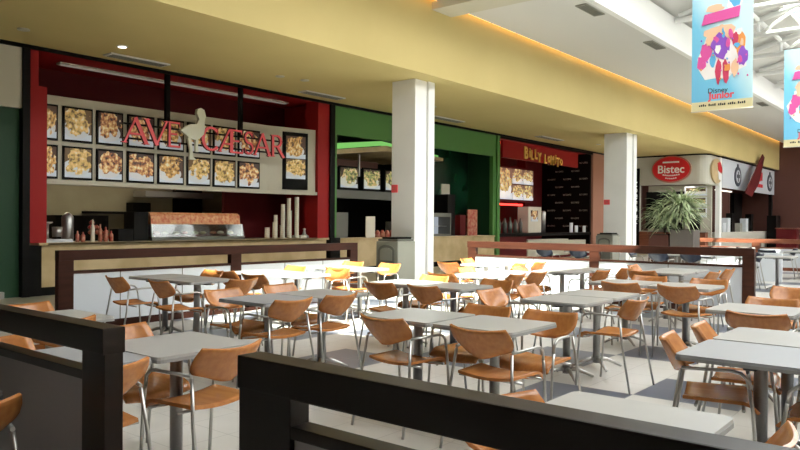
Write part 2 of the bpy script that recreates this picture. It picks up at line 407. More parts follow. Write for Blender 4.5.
for x0, lb in [(14.9,'square dark air vent in the white ceiling nearest the camera'), (19.0,'square dark air vent in the white ceiling beside the big banner'), (27.5,'small dark vent in the white ceiling right of the big banner'), (31.2,'dark vent in the white ceiling just left of the smaller banner')]:
    t = thing('ceiling_vent', lb, 'air vent', (x0+.5, 6.98, 6.3), 0, 'dark vents in the white ceiling')
    MB().box(x0, x0+1.0, 6.86, 7.12, 6.27, 6.299).build('frame', M_['grey'], t)
    b = MB()
    for q in range(4): b.box(x0+.05, x0+.95, 6.88+q*.058, 6.915+q*.058, 6.262, 6.27)
    b.build('slat', M_['grey_dark'], t)
t = thing('cove_lamp', 'warm orange strip light along the top of the yellow beam', 'strip light', (20, 9.43, 6.28))
b = MB()
for i in range(43): b.box(-5.9+i*1.24, -4.72+i*1.24, 9.40, 9.46, 6.345, 6.375)
b.build('lamp_tube', M_['cove'], t)
MB().box(-6, 47.3, 9.361, 9.499, 6.425, 6.44).build('housing', M_['white_ceiling'], t)

# ------------------------------------------------------------------ rails round the seating
def partition(axis, c, th, a0, a1, posts, H, barh, gap_top, cap_top, panel_mat, wood, label, name='low_partition', pw=.2, top_wood=None, seams=()):
    """axis 'x': runs along x at y=c..c+th ; axis 'y': runs along y at x=c..c+th"""
    def bx(b, s0, s1, w0, w1, z0, z1, bev=0):
        return b.box(s0, s1, w0, w1, z0, z1, bev) if axis == 'x' else b.box(w0, w1, s0, s1, z0, z1, bev)
    mid = ((a0+a1)/2, c+th/2, 0) if axis == 'x' else (c+th/2, (a0+a1)/2, 0)
    t = thing(name, label, 'partition', mid)
    bx(MB(), a0, a1, c-.005, c+th+.005, H-barh, H, .006).build('top_rail', M_[wood], t)
    for p in posts: bx(MB(), p, p+pw, c+.003, c+th-.003, 0, H-barh+.002, .004).build('post', M_[wood], t)
    ps = sorted(posts); spans = [(ps[i]+pw, ps[i+1]) for i in range(len(ps)-1)]
    if ps[0] > a0+.3: spans.insert(0, (a0, ps[0]))
    if ps[-1]+pw < a1-.3: spans.append((ps[-1]+pw, a1))
    for s0, s1 in spans:
        bx(MB(), s0, s1, c+.02, c+th-.02, .1, cap_top-.035).build('panel', M_[panel_mat], t)
        bx(MB(), s0, s1, c+.005, c+th-.005, cap_top-.035, cap_top, .003).build('panel_cap', M_[wood], t)
        bx(MB(), s0, s1, c+.015, c+th-.015, 0, .1).build('skirting', M_[wood], t)
    for sm in seams:
        bx(MB(), sm, sm+.012, c+.016, c+th-.016, .1, cap_top-.03).build('panel_seam', M_['grey_dark'], t)
    return t
partition('y', 1.335, .078, 2.45, 7.2, (2.45, 7.0), 1.058, .096, .96, .887, 'panel_dim', 'shaded_wood', 'shaded near-black wooden partition at the lower left, left of the entrance gap', pw=.165)
partition('y', 1.335, .078, -2.6, 1.69, (1.47, -2.6), 1.058, .096, .96, .887, 'panel_dim', 'shaded_wood', 'shaded near-black wooden partition across the bottom foreground, right of the entrance gap', pw=.22)
partition('x', 9.15, .10, 4.37, 10.0, (4.37, 7.08, 9.81), 1.05, .13, .8, .78, 'panel', 'dark_wood', 'long dark wooden partition with white panels in front of the red food shop', pw=.2, seams=(5.22,6.2,8.2,9.1))
partition('y', 12.4, .11, 2.83, 8.28, (2.83, 5.43, 8.09), 1.06, .13, .8, .79, 'panel', 'sunlit_wood', 'long wooden partition with white panels across the middle, right of the near column', pw=.18, seams=(4.18,6.75))
partition('y', 25.0, .14, 2.0, 7.7, (2.0, 5.55, 7.5), .98, .13, .8, .72, 'panel', 'red_wood', 'far reddish wooden partition with white panels behind the planter', pw=.24)

# ------------------------------------------------------------------ furniture
def hw(v):  # half width of the backrest against height 0..1
    pts = [(0,.10),(.05,.145),(.14,.182),(.3,.210),(.5,.221),(.75,.218),(1,.204)]
    for (a, x), (c, y) in zip(pts, pts[1:]):
        if v <= c: s = (v-a)/(c-a); return x+(y-x)*s
    return pts[-1][1]
def back_fn(u, v):
    s = (u-.5)*2; w = hw(min(max(v,0),1))
    z = .598+.198*v - (.016*(1-s*s)*v) + .03*(1-v)*s*s
    y = -.245-.085*v + .055*s*s + .045*(1-v)*s*s
    return Vector((s*w, y, z))
def seat_fn(u, v):
    s = (u-.5)*2; w = .225-.02*max(0, v-.75)*4*.5 - .025*(1-v)
    y = -.19+.385*v
    z = .468 - .014*(1-s*s)*(1-abs(v-.45)) - .05*max(0,(v-.8)/.2)**2 + .012*s*s
    return Vector((s*w, y, z))
def make_chair(name, label, wood, cat='chair'):
    t = thing(name, label, cat, (0,0,0))
    def B(mb, n, m, p=t): mb.local = True; return mb.build(n, M_[m], p)
    B(MB().slab(back_fn, 12, 8, .014), 'backrest', wood)
    B(MB().slab(seat_fn, 10, 10, .018), 'seat', wood)
    for s in (-1, 1):
        # front leg carries on as the armrest
        B(MB().tube([(s*.238,.195,0), (s*.238,.165,.44), (s*.238,.145,.56)], .0098), 'leg', 'chrome')
        B(MB().tube([(s*.238,.145,.56), (s*.239,.135,.615), (s*.239,.105,.645), (s*.239,.055,.655), (s*.232,-.06,.652), (s*.208,-.195,.645)], .0098), 'armrest', 'chrome')
        B(MB().tube([(s*.245,-.315,0), (s*.228,-.235,.40), (s*.206,-.20,.635)], .0098), 'leg', 'chrome')
    B(MB().tube([(-.236,-.12,.448), (.236,-.12,.448)], .009).tube([(-.238,.12,.442), (.238,.12,.442)], .009), 'seat_frame', 'chrome')
    return t
def make_table(label, w, d, top='tabletop'):
    t = thing('cafe_table', label, 'table', (0,0,0))
    def B(mb, n, m, p=t): mb.local = True; return mb.build(n, M_[m], p)
    def rr(w, d, r=.035):
        P = []
        for cx, cy, a in ((w/2-r, d/2-r, 0), (-w/2+r, d/2-r, PI/2), (-w/2+r, -d/2+r, PI), (w/2-r, -d/2+r, 3*PI/2)):
            for q in range(4): P.append((cx+r*math.cos(a+q*PI/6), cy+r*math.sin(a+q*PI/6)))
        return P
    B(MB().prism(rr(w-.006, d-.006), 'z', .728, .742), 'tabletop', top)
    B(MB().prism(rr(w, d), 'z', .710, .7279), 'edge_band', 'edge')
    B(MB().box(-.2, .2, -.2, .2, .697, .7099).box(-.03,.03,-.25,.25,.685,.697).box(-.25,.25,-.03,.03,.685,.697), 'mounting_plate', 'rubber')
    B(MB().lathe([(.036,.05), (.036,.68), (.055,.69)]), 'post', 'steel')
    for q in range(4):
        a = PI/4+q*PI/2; c, s_ = math.cos(a), math.sin(a)
        B(MB().tube([(c*.02,s_*.02,.09), (c*.10,s_*.10,.085), (c*.19,s_*.19,.05), (c*.26,s_*.26,.016)], [.022,.02,.016,.013]), 'foot', 'chrome')
    return t
chair0 = make_chair('cafe_chair', 'x', 'wood')
chair_used = [False]
GC = 'orange plywood chairs with chrome frames'
FX, FY, BX, BY = -PI/2, 0, PI/2, PI     # facing +x, +y, -x, -y
def chair(x, y, rz, label):
    rz += math.radians(random.uniform(-4, 4)) if abs(rz) in (0, PI, PI/2) else 0
    if not chair_used[0]:
        chair_used[0] = True; chair0.location = (x, y, 0); chair0.rotation_euler = (0,0,rz); chair0['label'] = label; chair0['group'] = GC; return chair0
    return dup(chair0, (x, y, 0), rz, label, GC)
tables = {}
def table(x0, x1, y0, y1, label, top='tabletop'):
    w, d = round(x1-x0, 3), round(y1-y0, 3); key = (w, d, top)
    loc = ((x0+x1)/2, (y0+y1)/2, 0)
    if key not in tables:
        t = make_table(label, w, d, top); tables[key] = t; t.location = loc; t['group'] = 'square cafe tables in the seating area'; return t
    return dup(tables[key], loc, 0, label, 'square cafe tables in the seating area')
W = .65
table(.62, 1.27, 3.10, 3.75, 'table cut by the left edge, on the near side of the lower left partition')
chair(1.00, 3.08, FY, 'shaded orange chair cut by the left edge, on the near side of the partition')
# A: lower left, by the left partition
table(2.08, 2.73, 3.28, 3.93, 'pale square table at the lower left, beside the near partition post')
table(1.42, 2.07, 3.30, 3.98, 'blue-grey table seen through the slot of the lower left partition', 'tabletop_blue')
chair(2.39, 3.37, FY+math.radians(4), 'orange chair at the lower left pale table, its back beside the foreground partition post')
chair(1.72, 3.38, FY, 'orange chair half hidden by the post of the lower left partition')
chair(2.36, 3.90, BY, 'orange chair behind the lower left pale table, only its back top showing')
chair(1.64, 4.00, BY, 'orange chair whose back top shows through the slot of the lower left partition')
table(2.13, 2.78, 4.93, 5.58, 'small pale table just above the rail of the lower left partition')
chair(2.50, 5.54, BY, 'orange chair back corner peeking above the lower left partition, left of the small pale table')
chair(2.32, 5.02, FY, 'orange chair tucked under the small pale table above the lower left partition')
# B: centre foreground pair
table(4.02, 4.67, 3.02, 3.67, 'left half of the long grey table pair in the centre foreground')
table(4.02, 4.67, 2.34, 2.99, 'right half of the long grey table pair in the centre foreground')
chair(4.06, 3.22, FX, 'left one of two orange chairs on the near side of the centre foreground table')
chair(4.06, 2.45, FX, 'right one of two orange chairs on the near side of the centre foreground table')
chair(4.60, 3.06, BX, 'left orange chair behind the centre foreground table, only its back top showing')
chair(4.60, 2.50, BX, 'right orange chair behind the centre foreground table, its back rising past the table end')
# C: pair right of centre
table(5.86, 6.51, 2.69, 3.34, 'near half of the grey table pair right of the centre, on pale tiles')
table(6.53, 7.18, 2.69, 3.34, 'far half of the grey table pair right of the centre')
chair(6.22, 2.62, FY, 'brown-backed orange chair on the right side of the grey table right of the centre')
chair(6.05, 3.52, BY, 'orange chair on the far left side of the grey table right of the centre')
chair(6.75, 3.50, BY, 'orange chair back just above the far corner of the grey table right of centre')
# D: right foreground pair
table(3.98, 4.64, .58, 1.31, 'blue-grey near half of the table pair at the right edge', 'tabletop_blue')
table(4.67, 5.33, .58, 1.31, 'white far half of the table pair at the right edge')
chair(4.37, 1.17, BY+math.radians(14), 'orange chair at the left side of the right edge table pair, nearer of two')
chair(4.96, 1.17, BY+math.radians(10), 'orange chair at the left side of the right edge table pair, farther of two')
chair(4.24, .62, FY, 'brown-looking shaded chair cut by the right edge, its armrest under the right edge table')
chair(4.98, .60, FY, 'shaded chair at the right edge, under the far half of the right edge table')
# E: bottom right behind the foreground rail
table(2.18, 2.83, .70, 1.34, 'white table at the bottom right just behind the foreground partition')
chair(2.25, 1.16, BY-.3, 'orange chair showing one small back corner above the foreground rail at the bottom centre')
chair(2.48, .78, FY, 'orange chair showing one small back corner at the bottom right corner')
chair(1.86, 1.60, FX, 'orange chair seen through the slot of the foreground partition at the bottom')
# F: right, beyond D
table(6.22, 6.90, 1.14, 1.80, 'white table at the right edge behind the dark-backed chair')
table(6.22, 6.90, .45, 1.11, 'white table mostly outside the right edge, next to the one behind the dark-backed chair')
chair(6.10, 1.33, FX, 'dark-backed brown chair in front of the white table near the right edge')
chair(6.82, 1.46, BX, 'pale orange chair behind the white table near the right edge')
chair(8.20, 1.55, BX, 'orange chair cut by the right edge, on the floor behind the last white table')
# G: right middle pair before the middle partition
table(8.12, 8.80, 3.02, 3.70, 'left half of the pale table pair before the right end of the middle partition')
table(8.12, 8.80, 2.31, 2.99, 'right half of the pale table pair before the right end of the middle partition')
chair(8.06, 3.18, FX, 'left of two brown-backed chairs at the table pair before the middle partition\'s right end')
chair(8.06, 2.52, FX, 'right of two brown-backed chairs at the table pair before the middle partition\'s right end')
chair(8.74, 3.25, BX, 'orange chair on the far side of the table pair before the middle partition, left one')
chair(8.72, 2.55, BX, 'orange chair at the far right corner of the table pair before the middle partition')
# H: by the left partition
table(4.85, 5.50, 7.02, 7.67, 'right half of the pale table pair beside the white panels of the left partition')
table(4.85, 5.50, 7.69, 8.34, 'left half of the pale table pair beside the white panels of the left partition')
chair(4.66, 7.82, FX, 'leftmost orange chair, standing by the white panels of the left partition')
chair(4.70, 6.98, FX, 'orange chair second from the left by the white panels of the left partition')
chair(5.55, 7.90, BX, 'orange chair back top showing behind the pale table beside the left partition')
chair(5.22, 6.80, FY, 'orange chair at the right end of the table pair beside the left partition')
# I: left middle pair
table(4.02, 4.67, 4.74, 5.40, 'near half of the blue-grey table pair left of the centre', 'tabletop_blue')
table(4.69, 5.34, 4.74, 5.40, 'far half of the pale table pair left of the centre')
chair(4.17, 4.80, FY, 'left of two orange chairs at the near side of the long table left of centre')
chair(4.72, 4.78, FY, 'right of two orange chairs at the near side of the long table left of centre')
chair(4.30, 5.42, BY, 'light orange chair behind the left end of the long table left of the centre')
chair(5.02, 5.44, BY, 'orange chair behind the middle of the long table left of the centre')
# J: centre
table(6.27, 6.93, 4.26, 4.92, 'right half of the grey table pair behind the centre foreground table')
table(6.27, 6.93, 4.94, 5.60, 'sunlit left half of the table pair behind the centre foreground table')
chair(6.20, 5.12, FX, 'left of two orange chairs before the partly sunlit table below the near column')
chair(6.20, 4.50, FX, 'right of two orange chairs before the partly sunlit table below the near column')
chair(6.87, 4.36, BX, 'orange chair behind the right end of the partly sunlit table below the near column')
chair(6.87, 5.25, BX, 'orange chair behind the left half of the partly sunlit table below the near column')
# N, M: sunlit tables along the left partition
table(6.27, 6.93, 6.80, 7.46, 'right half of the pale table pair between the two left wall-side tables')
table(6.27, 6.93, 7.48, 8.14, 'left half of the pale table pair between the two left wall-side tables')
chair(6.02, 7.02, FX, 'orange chair facing the left partition tables, third back from the left at the middle post')
chair(6.16, 7.75, FX, 'orange chair with its back overlapping the middle post of the left partition')
chair(6.98, 7.85, BX, 'pale yellow sunlit chair against the white panel of the left partition')
chair(7.06, 7.05, BX, 'sunlit orange chair with a table edge crossing its back, right of the pale yellow chair')
table(7.76, 8.42, 7.02, 7.68, 'sunlit white table near the right end of the left partition')
table(7.76, 8.42, 7.70, 8.36, 'white table touching the right end of the left partition panels')
chair(7.66, 7.18, FX, 'bright orange sunlit chair with curved armrest in front of the litter bin table')
chair(8.45, 7.28, BX, 'sunlit orange chair between the left partition and the litter bin')
chair(8.42, 8.02, BX, 'sunlit chair behind the white table at the right end of the left partition')
# K: sunlit tables centre far
table(7.95, 8.61, 4.96, 5.62, 'sunlit white table left half, centre far, right of the near column')
table(8.63, 9.29, 4.96, 5.62, 'sunlit white table right half, centre far, right of the near column')
chair(8.12, 4.92, FY, 'orange chair with dark back, left of two side by side in the sunlit centre')
chair(8.72, 4.92, FY, 'orange chair with dark back, right of two side by side in the sunlit centre')
chair(7.82, 5.45, FX, 'pale yellow sunlit chair with a pointed back right of the near column')
chair(8.85, 5.68, BY, 'yellow sunlit chair on the far side of the sunlit centre table')
table(10.1, 10.76, 6.25, 6.91, 'sunlit white table left half before the left end of the middle partition')
table(10.78, 11.44, 6.25, 6.91, 'sunlit white table right half before the left end of the middle partition')
chair(10.3, 6.12, FY, 'orange sunlit chair left of two before the middle partition, in the glare')
chair(11.0, 6.12, FY, 'orange sunlit chair right of two before the middle partition, in the glare')
chair(9.95, 6.85, FX, 'pale orange chair in front of the left post of the middle partition')
chair(10.9, 7.02, BY, 'chair on the far side of the glaring table before the middle partition')
table(9.45, 10.11, 4.52, 5.18, 'sunlit white table left half below the middle post of the middle partition')
table(10.13, 10.79, 4.52, 5.18, 'sunlit white table right half below the middle post of the middle partition')
chair(9.72, 4.44, FY, 'yellow sunlit chair right below the middle post of the middle partition')
chair(10.45, 4.40, FY, 'orange chair standing alone right of the middle post of the middle partition')
chair(9.75, 5.30, BY, 'yellow chair on the far side of the table below the middle post')
# L: before the middle partition right half
table(10.35, 11.01, 3.30, 3.96, 'pale table left half right before the white panels of the middle partition')
table(11.03, 11.69, 3.30, 3.96, 'pale table right half right before the white panels of the middle partition')
chair(10.55, 3.18, FY, 'orange chair with its back against the right part of the middle partition, nearer of two')
chair(11.30, 3.18, FY, 'orange chair with its back against the right part of the middle partition, farther of two')
chair(10.25, 3.72, FX, 'light orange chair at the left end of the table before the middle partition\'s right part')
chair(11.25, 4.08, BY, 'small light orange chair back at the far side of the table before the middle partition')

# dark blue chairs and white tables beyond the middle partition
dark0 = make_chair('dining_chair', 'navy blue chair right of the middle partition end post, nearest of the dark chairs', 'navy')
dark0.location = (17.6, 4.15, 0); dark0.rotation_euler = (0,0,FY); dark0['group'] = 'navy chairs in the far seating area'
for x, y, r, lb in [(18.6,4.45,FY,'navy blue chair just behind the nearest dark chair at the right'), (20.6,4.35,FX,'navy blue chair beside the white panel table at the right'), (22.2,4.3,FY,'navy blue chair farther right along the white far table'), (23.2,3.6,BX,'navy blue chair at the far right edge by the white far table'),
                    (16.2,5.6,FX,'navy chair seen through the partition slot, left one'), (16.5,5.0,FX,'navy chair seen through the partition slot, middle one'), (17.6,6.6,BY,'navy chair seen through the partition slot near the planter'), (22.3,6.4,FX,'navy chair before the far reddish partition, left'), (22.3,5.3,FX,'navy chair before the far reddish partition, right'),
                    (16.4,7.6,FX,'navy chair behind the sunlit part of the middle partition, right one'), (16.4,8.5,FX,'navy chair behind the sunlit part of the middle partition, left one')]:
    dup(dark0, (x, y, 0), r, lb, 'navy chairs in the far seating area')
for x0, x1, y0, y1, lb in [(16.6,17.4,5.2,5.9,'white table behind the slot of the middle partition'), (17.2,18.0,3.2,3.9,'white table by the nearest navy chairs'), (21.0,21.8,3.3,4.1,'white table in the far area at the right edge'), (21.9,22.7,3.3,4.1,'second white table in the far area at the right edge'), (23.0,23.8,5.4,6.1,'white table before the far reddish partition'), (16.8,17.6,7.6,8.3,'white table behind the sunlit part of the middle partition')]:
    t = table(x0, x1, y0, y1, lb); t['group'] = 'white tables in the far seating area'
t = thing('counter_unit', 'white panelled serving table at the right edge, beyond the middle partition', 'counter', (20.4, 4.0, 0))
MB().box(20.1, 20.2, 3.95, 4.55, 0, .72).build('side_panel', M_['panel'], t)
MB().box(20.08, 23.9, 3.95-.9, 3.05+.05, .5, .72).build('front_panel', M_['panel'], t)

# ------------------------------------------------------------------ shop fronts (facade plane y = 13.8)
YF = 13.8
structure('wall_shop_left', MB().box(-6, 5.93, YF, YF+.15, 3.5, ZC), 'cream', 'cream wall band above the dark green shop front')
structure('trim_60', MB().box(-6, 32, YF-.06, YF-.01, ZC-.07, ZC+.02), 'black', 'black line where shop fronts meet the ceiling')
structure('wall_shop_left_lower', MB().box(-6, 5.93, YF+.1, YF+.2, 0, 3.5), 'dark_green_wall')
structure('trim_61', MB().box(-6, 5.6, YF-.02, YF+.12, 0, .12).box(5.42,5.50,YF-.02,YF+.12,.12,1.0).box(-6,5.5,YF-.02,YF+.12,1.0,1.05), 'steel')
structure('trim_62', MB().box(5.90, 6.03, YF-.05, YF+.1, 0, ZC), 'black')
structure('wall_red_jamb', MB().box(6.03, 6.36, YF, YF+.3, 1.0, 3.95).box(6.03,6.2,YF,YF+.3,3.95,ZC), 'red')
structure('wall_red_jamb_right', MB().box(13.50, 13.92, YF, YF+.5, 1.0, ZC), 'red')
structure('trim_63', MB().box(13.92, 14.10, YF-.05, YF+.15, 0, ZC), 'black')
structure('wall_shop_side_left', MB().box(5.93, 6.03, YF+.1, 17.6, 0, ZC), 'dark_red')
structure('wall_shop_side_right', MB().box(13.92, 14.1, YF+.15, 17.6, 0, ZC), 'red')
structure('wall_shop_back', MB().box(6.03, 13.92, 17.5, 17.6, 0, 2.9), 'olive')
structure('wall_shop_back_red', MB().box(11.75, 13.92, 15.5, 15.6, 0, 2.9), 'dark_red')
structure('wall_shop_back_upper', MB().box(6.03, 13.92, 15.6, 15.7, 2.9, ZC), 'dark_red')
structure('ceiling_shop_red', MB().box(6.03, 13.92, YF, 17.6, ZC-.02, ZC+.1).box(6.03,13.92,14.5,17.6,2.9,2.95), 'red')
# fluorescent strip above red shop
t = thing('strip_light', 'pale strip light on the red ceiling of the left food shop', 'strip light', (9.5, 14.6, ZC-.05))
MB().box(7.0, 13.2, 14.62, 14.80, ZC-.06, ZC-.021).build('housing', M_['cream'], t)
MB().box(7.05, 13.15, 14.65, 14.77, ZC-.07, ZC-.06).build('lamp_tube', emis('dim_strip', (1,.85,.7), .25), t)
# menu board
t = thing('menu_wall', 'cream menu board wall with two rows of framed food photos behind the red letters', 'menu board', (9.5, 14.3, 2.2))
MB().box(6.36, 12.1, 14.2, 14.3, 2.21, 3.88).prism([(12.1,14.2),(13.5,13.9),(13.5,14.0),(12.1,14.3)], 'z', 2.21, 3.88).build('board', M_['cream'], t)
MB().box(6.2, 12.1, 14.1, 14.32, 2.14, 2.22, .004).prism([(12.1,14.1),(13.5,13.82),(13.5,14.0),(12.1,14.32)], 'z', 2.14, 2.22).build('shelf_edge', M_['cream'], t)
cols = [(6.38,6.74),(6.84,7.45),(7.54,8.12),(8.22,8.86),(8.95,9.61),(9.70,10.34),(10.42,11.07),(11.15,11.82)]
names = ['leftmost','second','third','fourth','fifth','sixth','seventh','rightmost']
fi = 0
for i, (a, c) in enumerate(cols):
    for z0, z1, rn in ((3.00, 3.70, 'upper'), (2.25, 2.91, 'lower')):
        p = thing('menu_photo', '%s food photo in a black frame in the %s row of the cream menu board' % (names[i], rn), 'menu photo', ((a+c)/2, 14.17, z0), 0, 'framed food photos of the red shop')
        MB().box(a, c, 14.16, 14.199, z0, z1, .004).build('frame', M_['black'], p)
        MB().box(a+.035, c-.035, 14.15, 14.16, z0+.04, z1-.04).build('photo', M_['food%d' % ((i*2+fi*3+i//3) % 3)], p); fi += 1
p = thing('menu_photo', 'tall narrow black-framed food photo on the angled right end of the menu board', 'menu photo', (12.8, 13.98, 2.3), 0, 'framed food photos of the red shop')
def ang(x): return 14.2-(x-12.1)*.3/1.4
MB().prism([(12.52,ang(12.52)-.001),(13.24,ang(13.24)-.001),(13.24,ang(13.24)-.04),(12.52,ang(12.52)-.04)], 'z', 2.27, 3.76).build('frame', M_['black'], p)
for z0, z1, mm in ((3.08,3.66,'food0'), (2.55,3.06,'food2')):
    MB().prism([(12.60,ang(12.60)-.041),(13.16,ang(13.16)-.041),(13.16,ang(13.16)-.05),(12.60,ang(12.60)-.05)], 'z', z0, z1).build('photo', M_[mm], p)
# hanging letters
t = thing('shop_sign', 'red letters AVE CÆSAR with a pale bird figure, hung before the menu board', 'sign', (10, 13.72, 3.0))
def strokes(L, x0, w):
    def q(p, r, th):
        d = Vector((r[0]-p[0], r[1]-p[1])); n = Vector((-d.y, d.x)).normalized()*th/2
        return [(p[0]+n.x,p[1]+n.y),(r[0]+n.x,r[1]+n.y),(r[0]-n.x,r[1]-n.y),(p[0]-n.x,p[1]-n.y)]
    T, S = .145, .08
    def serif(x, z, ww=.13): return [(x-ww,z-.018),(x+ww,z-.018),(x+ww,z+.018),(x-ww,z+.018)]
    def arc(cx, cz, rx, rz, a0, a1, th, n=12):
        P = [(cx+rx*math.cos(a0+(a1-a0)*i/n), cz+rz*math.sin(a0+(a1-a0)*i/n)) for i in range(n+1)]
        out = []
        for i in range(n):
            tt = th*(.55+.45*abs(math.cos(a0+(a1-a0)*(i+.5)/n))); out.append(q(P[i], P[i+1], tt))
        return out
    D = {'A': [q((.08,0),(.5,.98),S), q((.48,1),(.92,0),T), q((.25,.36),(.75,.36),S), serif(.08,.018,.11), serif(.9,.018,.13)],
         'V': [q((.08,1),(.52,0),T), q((.48,0),(.92,1),S), serif(.1,.982,.13), serif(.9,.982,.11)],
         'E': [q((.25,0),(.25,1),T), q((.2,.975),(.88,.975),S), q((.2,.025),(.92,.025),S), q((.25,.52),(.72,.52),S), q((.86,.82),(.86,1),.03), q((.9,0),(.9,.19),.03), serif(.25,.018,.15), serif(.25,.982,.15)],
         'C': arc(.56,.5,.42,.47,.75,2*PI-.75,T*1.1,16)+[q((.88,.68),(.88,.97),.035)],
         'Æ': [q((.04,0),(.42,.98),S), q((.5,0),(.5,1),T*.85), q((.18,.36),(.5,.36),S), q((.4,.975),(.9,.975),S), q((.48,.025),(.95,.025),S), q((.5,.52),(.8,.52),S), q((.89,.82),(.89,1),.03), q((.94,0),(.94,.19),.03), serif(.05,.018,.08)],
         'S': arc(.5,.735,.30,.235,.5,1.5*PI,T)+arc(.5,.265,.32,.235,-PI-.5+PI*.0,.5*PI,T)[3:]+[q((.8,.74),(.8,.97),.035), q((.18,.03),(.18,.27),.035)],
         'R': [q((.2,0),(.2,1),T), q((.2,.97),(.5,.97),S), q((.2,.48),(.5,.48),S)]+arc(.48,.725,.26,.245,-PI/2,PI/2,T,8)+[q((.48,.5),(.92,0),T), serif(.2,.018,.14), serif(.2,.982,.14), serif(.92,.018,.1)]}
    b = MB()
    for k, poly in enumerate(D[L]):
        P = [(x0+p[0]*w, 3.04+p[1]*.54) for p in poly]; e = k*.0004
        b.prism(P, 'y', 13.70-e, 13.755, 'letter_red', 'letter_side')
    return b
for L, x0, x1 in [('A',7.84,8.44),('V',8.34,8.92),('E',8.84,9.24),('C',9.72,10.26),('Æ',10.22,10.96),('S',10.92,11.28),('A',11.24,11.80),('R',11.76,12.24)]:
    strokes(L, x0, x1-x0).build('letter', None, t)
b = MB()
b.prism([(9.18,3.42),(9.30,3.5),(9.45,3.58),(9.60,3.60),(9.66,3.72),(9.60,3.84),(9.62,3.93),(9.71,3.97),(9.80,3.93),(9.84,3.80),(9.80,3.66),(9.82,3.52),(9.78,3.38),(9.68,3.28),(9.55,3.24),(9.40,3.28),(9.28,3.36)], 'y', 13.66, 13.74)
b.prism([(9.38,3.28),(9.46,3.27),(9.50,3.05),(9.52,2.86),(9.60,2.80),(9.42,2.80),(9.44,3.0)], 'y', 13.67, 13.73)
b.prism([(9.58,3.26),(9.65,3.28),(9.64,3.1),(9.66,2.98),(9.58,2.98)], 'y', 13.67, 13.73)
b.build('bird_figure', M_['statue'], t)
MB().box(7.9, 12.3, 13.756, 13.775, 3.12, 3.16).box(7.9,12.3,13.756,13.775,3.42,3.46).build('mounting_bar', M_['black'], t)
structure('trim_64', MB().box(8.90, 9.00, YF-.02, YF+.06, 3.44, ZC), 'black')
structure('trim_65', MB().box(10.88, 10.98, YF-.02, YF+.06, 3.44, ZC), 'black')
# counter
t = thing('service_counter', 'tan marbled counter with black base of the red food shop at the left', 'counter', (10, 14.0, 0))
MB().box(6.37, 13.49, YF-.04, YF+.75, .95, 1.0, .008).box(13.49, 13.9, YF-.04, YF-.002, .95, 1.0).build('worktop', M_['tan'], t)
MB().box(6.2, 13.49, YF-.04, YF-.002, .95, 1.0).box(6.27, 13.85, YF+.02, YF+.7, .16, .95).build('front_panel', M_['tan'], t)
MB().box(6.03, 6.27, YF, YF+.7, 0, .95).box(6.27, 13.9, YF+.04, YF+.7, 0, .16).build('black_base', M_['black'], t)
structure('trim_73', MB().box(13.93,14.3,YF-.07,YF-.045,0,1.0), 'black')
# things on and behind the counter
def onbox(name, label, cat, x0, x1, y0, y1, z0, z1, m, group=None, bev=.01):
    o = MB().box(x0, x1, y0, y1, z0, z1, bev).build(name, M_[m]); return tag(o, label, cat, group)
t = thing('display_case', 'long glass food display case with orange patterned header on the red shop counter', 'display case', (9.9, 14.2, 1.0))
MB().prism([(13.95,1.36),(13.98,1.56),(14.05,1.62),(14.45,1.62),(14.45,1.36)], 'x', 8.66, 11.05).build('header', M_['orange_sign'], t)
MB().box(8.66, 11.15, 13.9, 14.5, 1.0, 1.08, .006).build('base', M_['grey_dark'], t)
MB().box(8.72, 11.06, 14.42, 14.44, 1.09, 1.36).build('rear_panel', M_['dark_red'], t)
MB().prism([(13.88,1.08),(13.95,1.36),(13.965,1.36),(13.895,1.08)], 'x', 8.66, 11.12).build('front_glass', M_['glass'], t)
MB().box(8.66, 8.70, 13.95, 14.45, 1.08, 1.36).box(11.08,11.12,13.95,14.45,1.08,1.36).build('end_frame', M_['steel'], t)
MB().box(8.75, 11.0, 14.0, 14.4, 1.081, 1.12).build('tray', M_['dark_red'], t)
for i in range(9):
    x = 8.9+i*.25; tag(MB().lathe([(.02,1.121),(.075,1.14),(.08,1.17),(.04,1.20)], x, 14.14+.05*(i % 2)).build('bread_roll', M_[['food_red','paper','tan'][i % 3]]), 'bread roll or filling heap inside the glass display case, %s along' % ['first','second','third','fourth','middle','sixth','seventh','eighth','last'][i], 'food', 'food inside the display case')
onbox('coffee_machine', 'black box-shaped machine at the left end of the display case', 'machine', 8.28, 8.62, 14.0, 14.4, 1.0, 1.62, 'black')
onbox('cutlery_box', 'low black box of packets left of the black machine on the counter', 'box', 7.9, 8.24, 13.95, 14.3, 1.0, 1.26, 'black')
# cup stacks
for i, (x, h, r) in enumerate([(12.22,.42,.05),(12.36,.60,.045),(12.50,.88,.05),(12.58,.34,.055),(12.70,1.04,.05),(12.84,.72,.05),(12.98,1.08,.055),(12.08,.28,.06)]):
    b = MB(); prof = []; n = int(h/.05)
    for k in range(n): z = 1.0+k*h/n; prof += [(r, z), (r*1.08, z+h/n*.6), (r*1.12, z+h/n*.95)]
    prof.append((r*.9, 1.0+h))
    tag(b.lathe(prof, x, 14.05+.12*((i*3) % 2), 12).build('cup_stack', M_['paper']), ['left end short stack of cream paper cups','short stack of cream cups second from left','tall stack of cream cups third from left','low cream cup stack in front','tall cream cup stack in the middle','medium cream cup stack right of the middle','tallest cream cup stack at the right','lowest cream cup stack at the far left'][i]+' on the red shop counter', 'paper cups', 'stacks of paper cups')
tag(MB().lathe([(.12,1.0),(.13,1.05),(.05,1.1),(.03,1.2),(.05,1.24),(.01,1.26)], 13.3, 14.1).build('sugar_jar', M_['steel']), 'small grey jar at the right end of the red shop counter', 'jar')
onbox('tray_stack', 'low stack of pale trays right of the cup stacks', 'tray', 13.05, 13.25, 13.95, 14.3, 1.0, 1.07, 'paper')
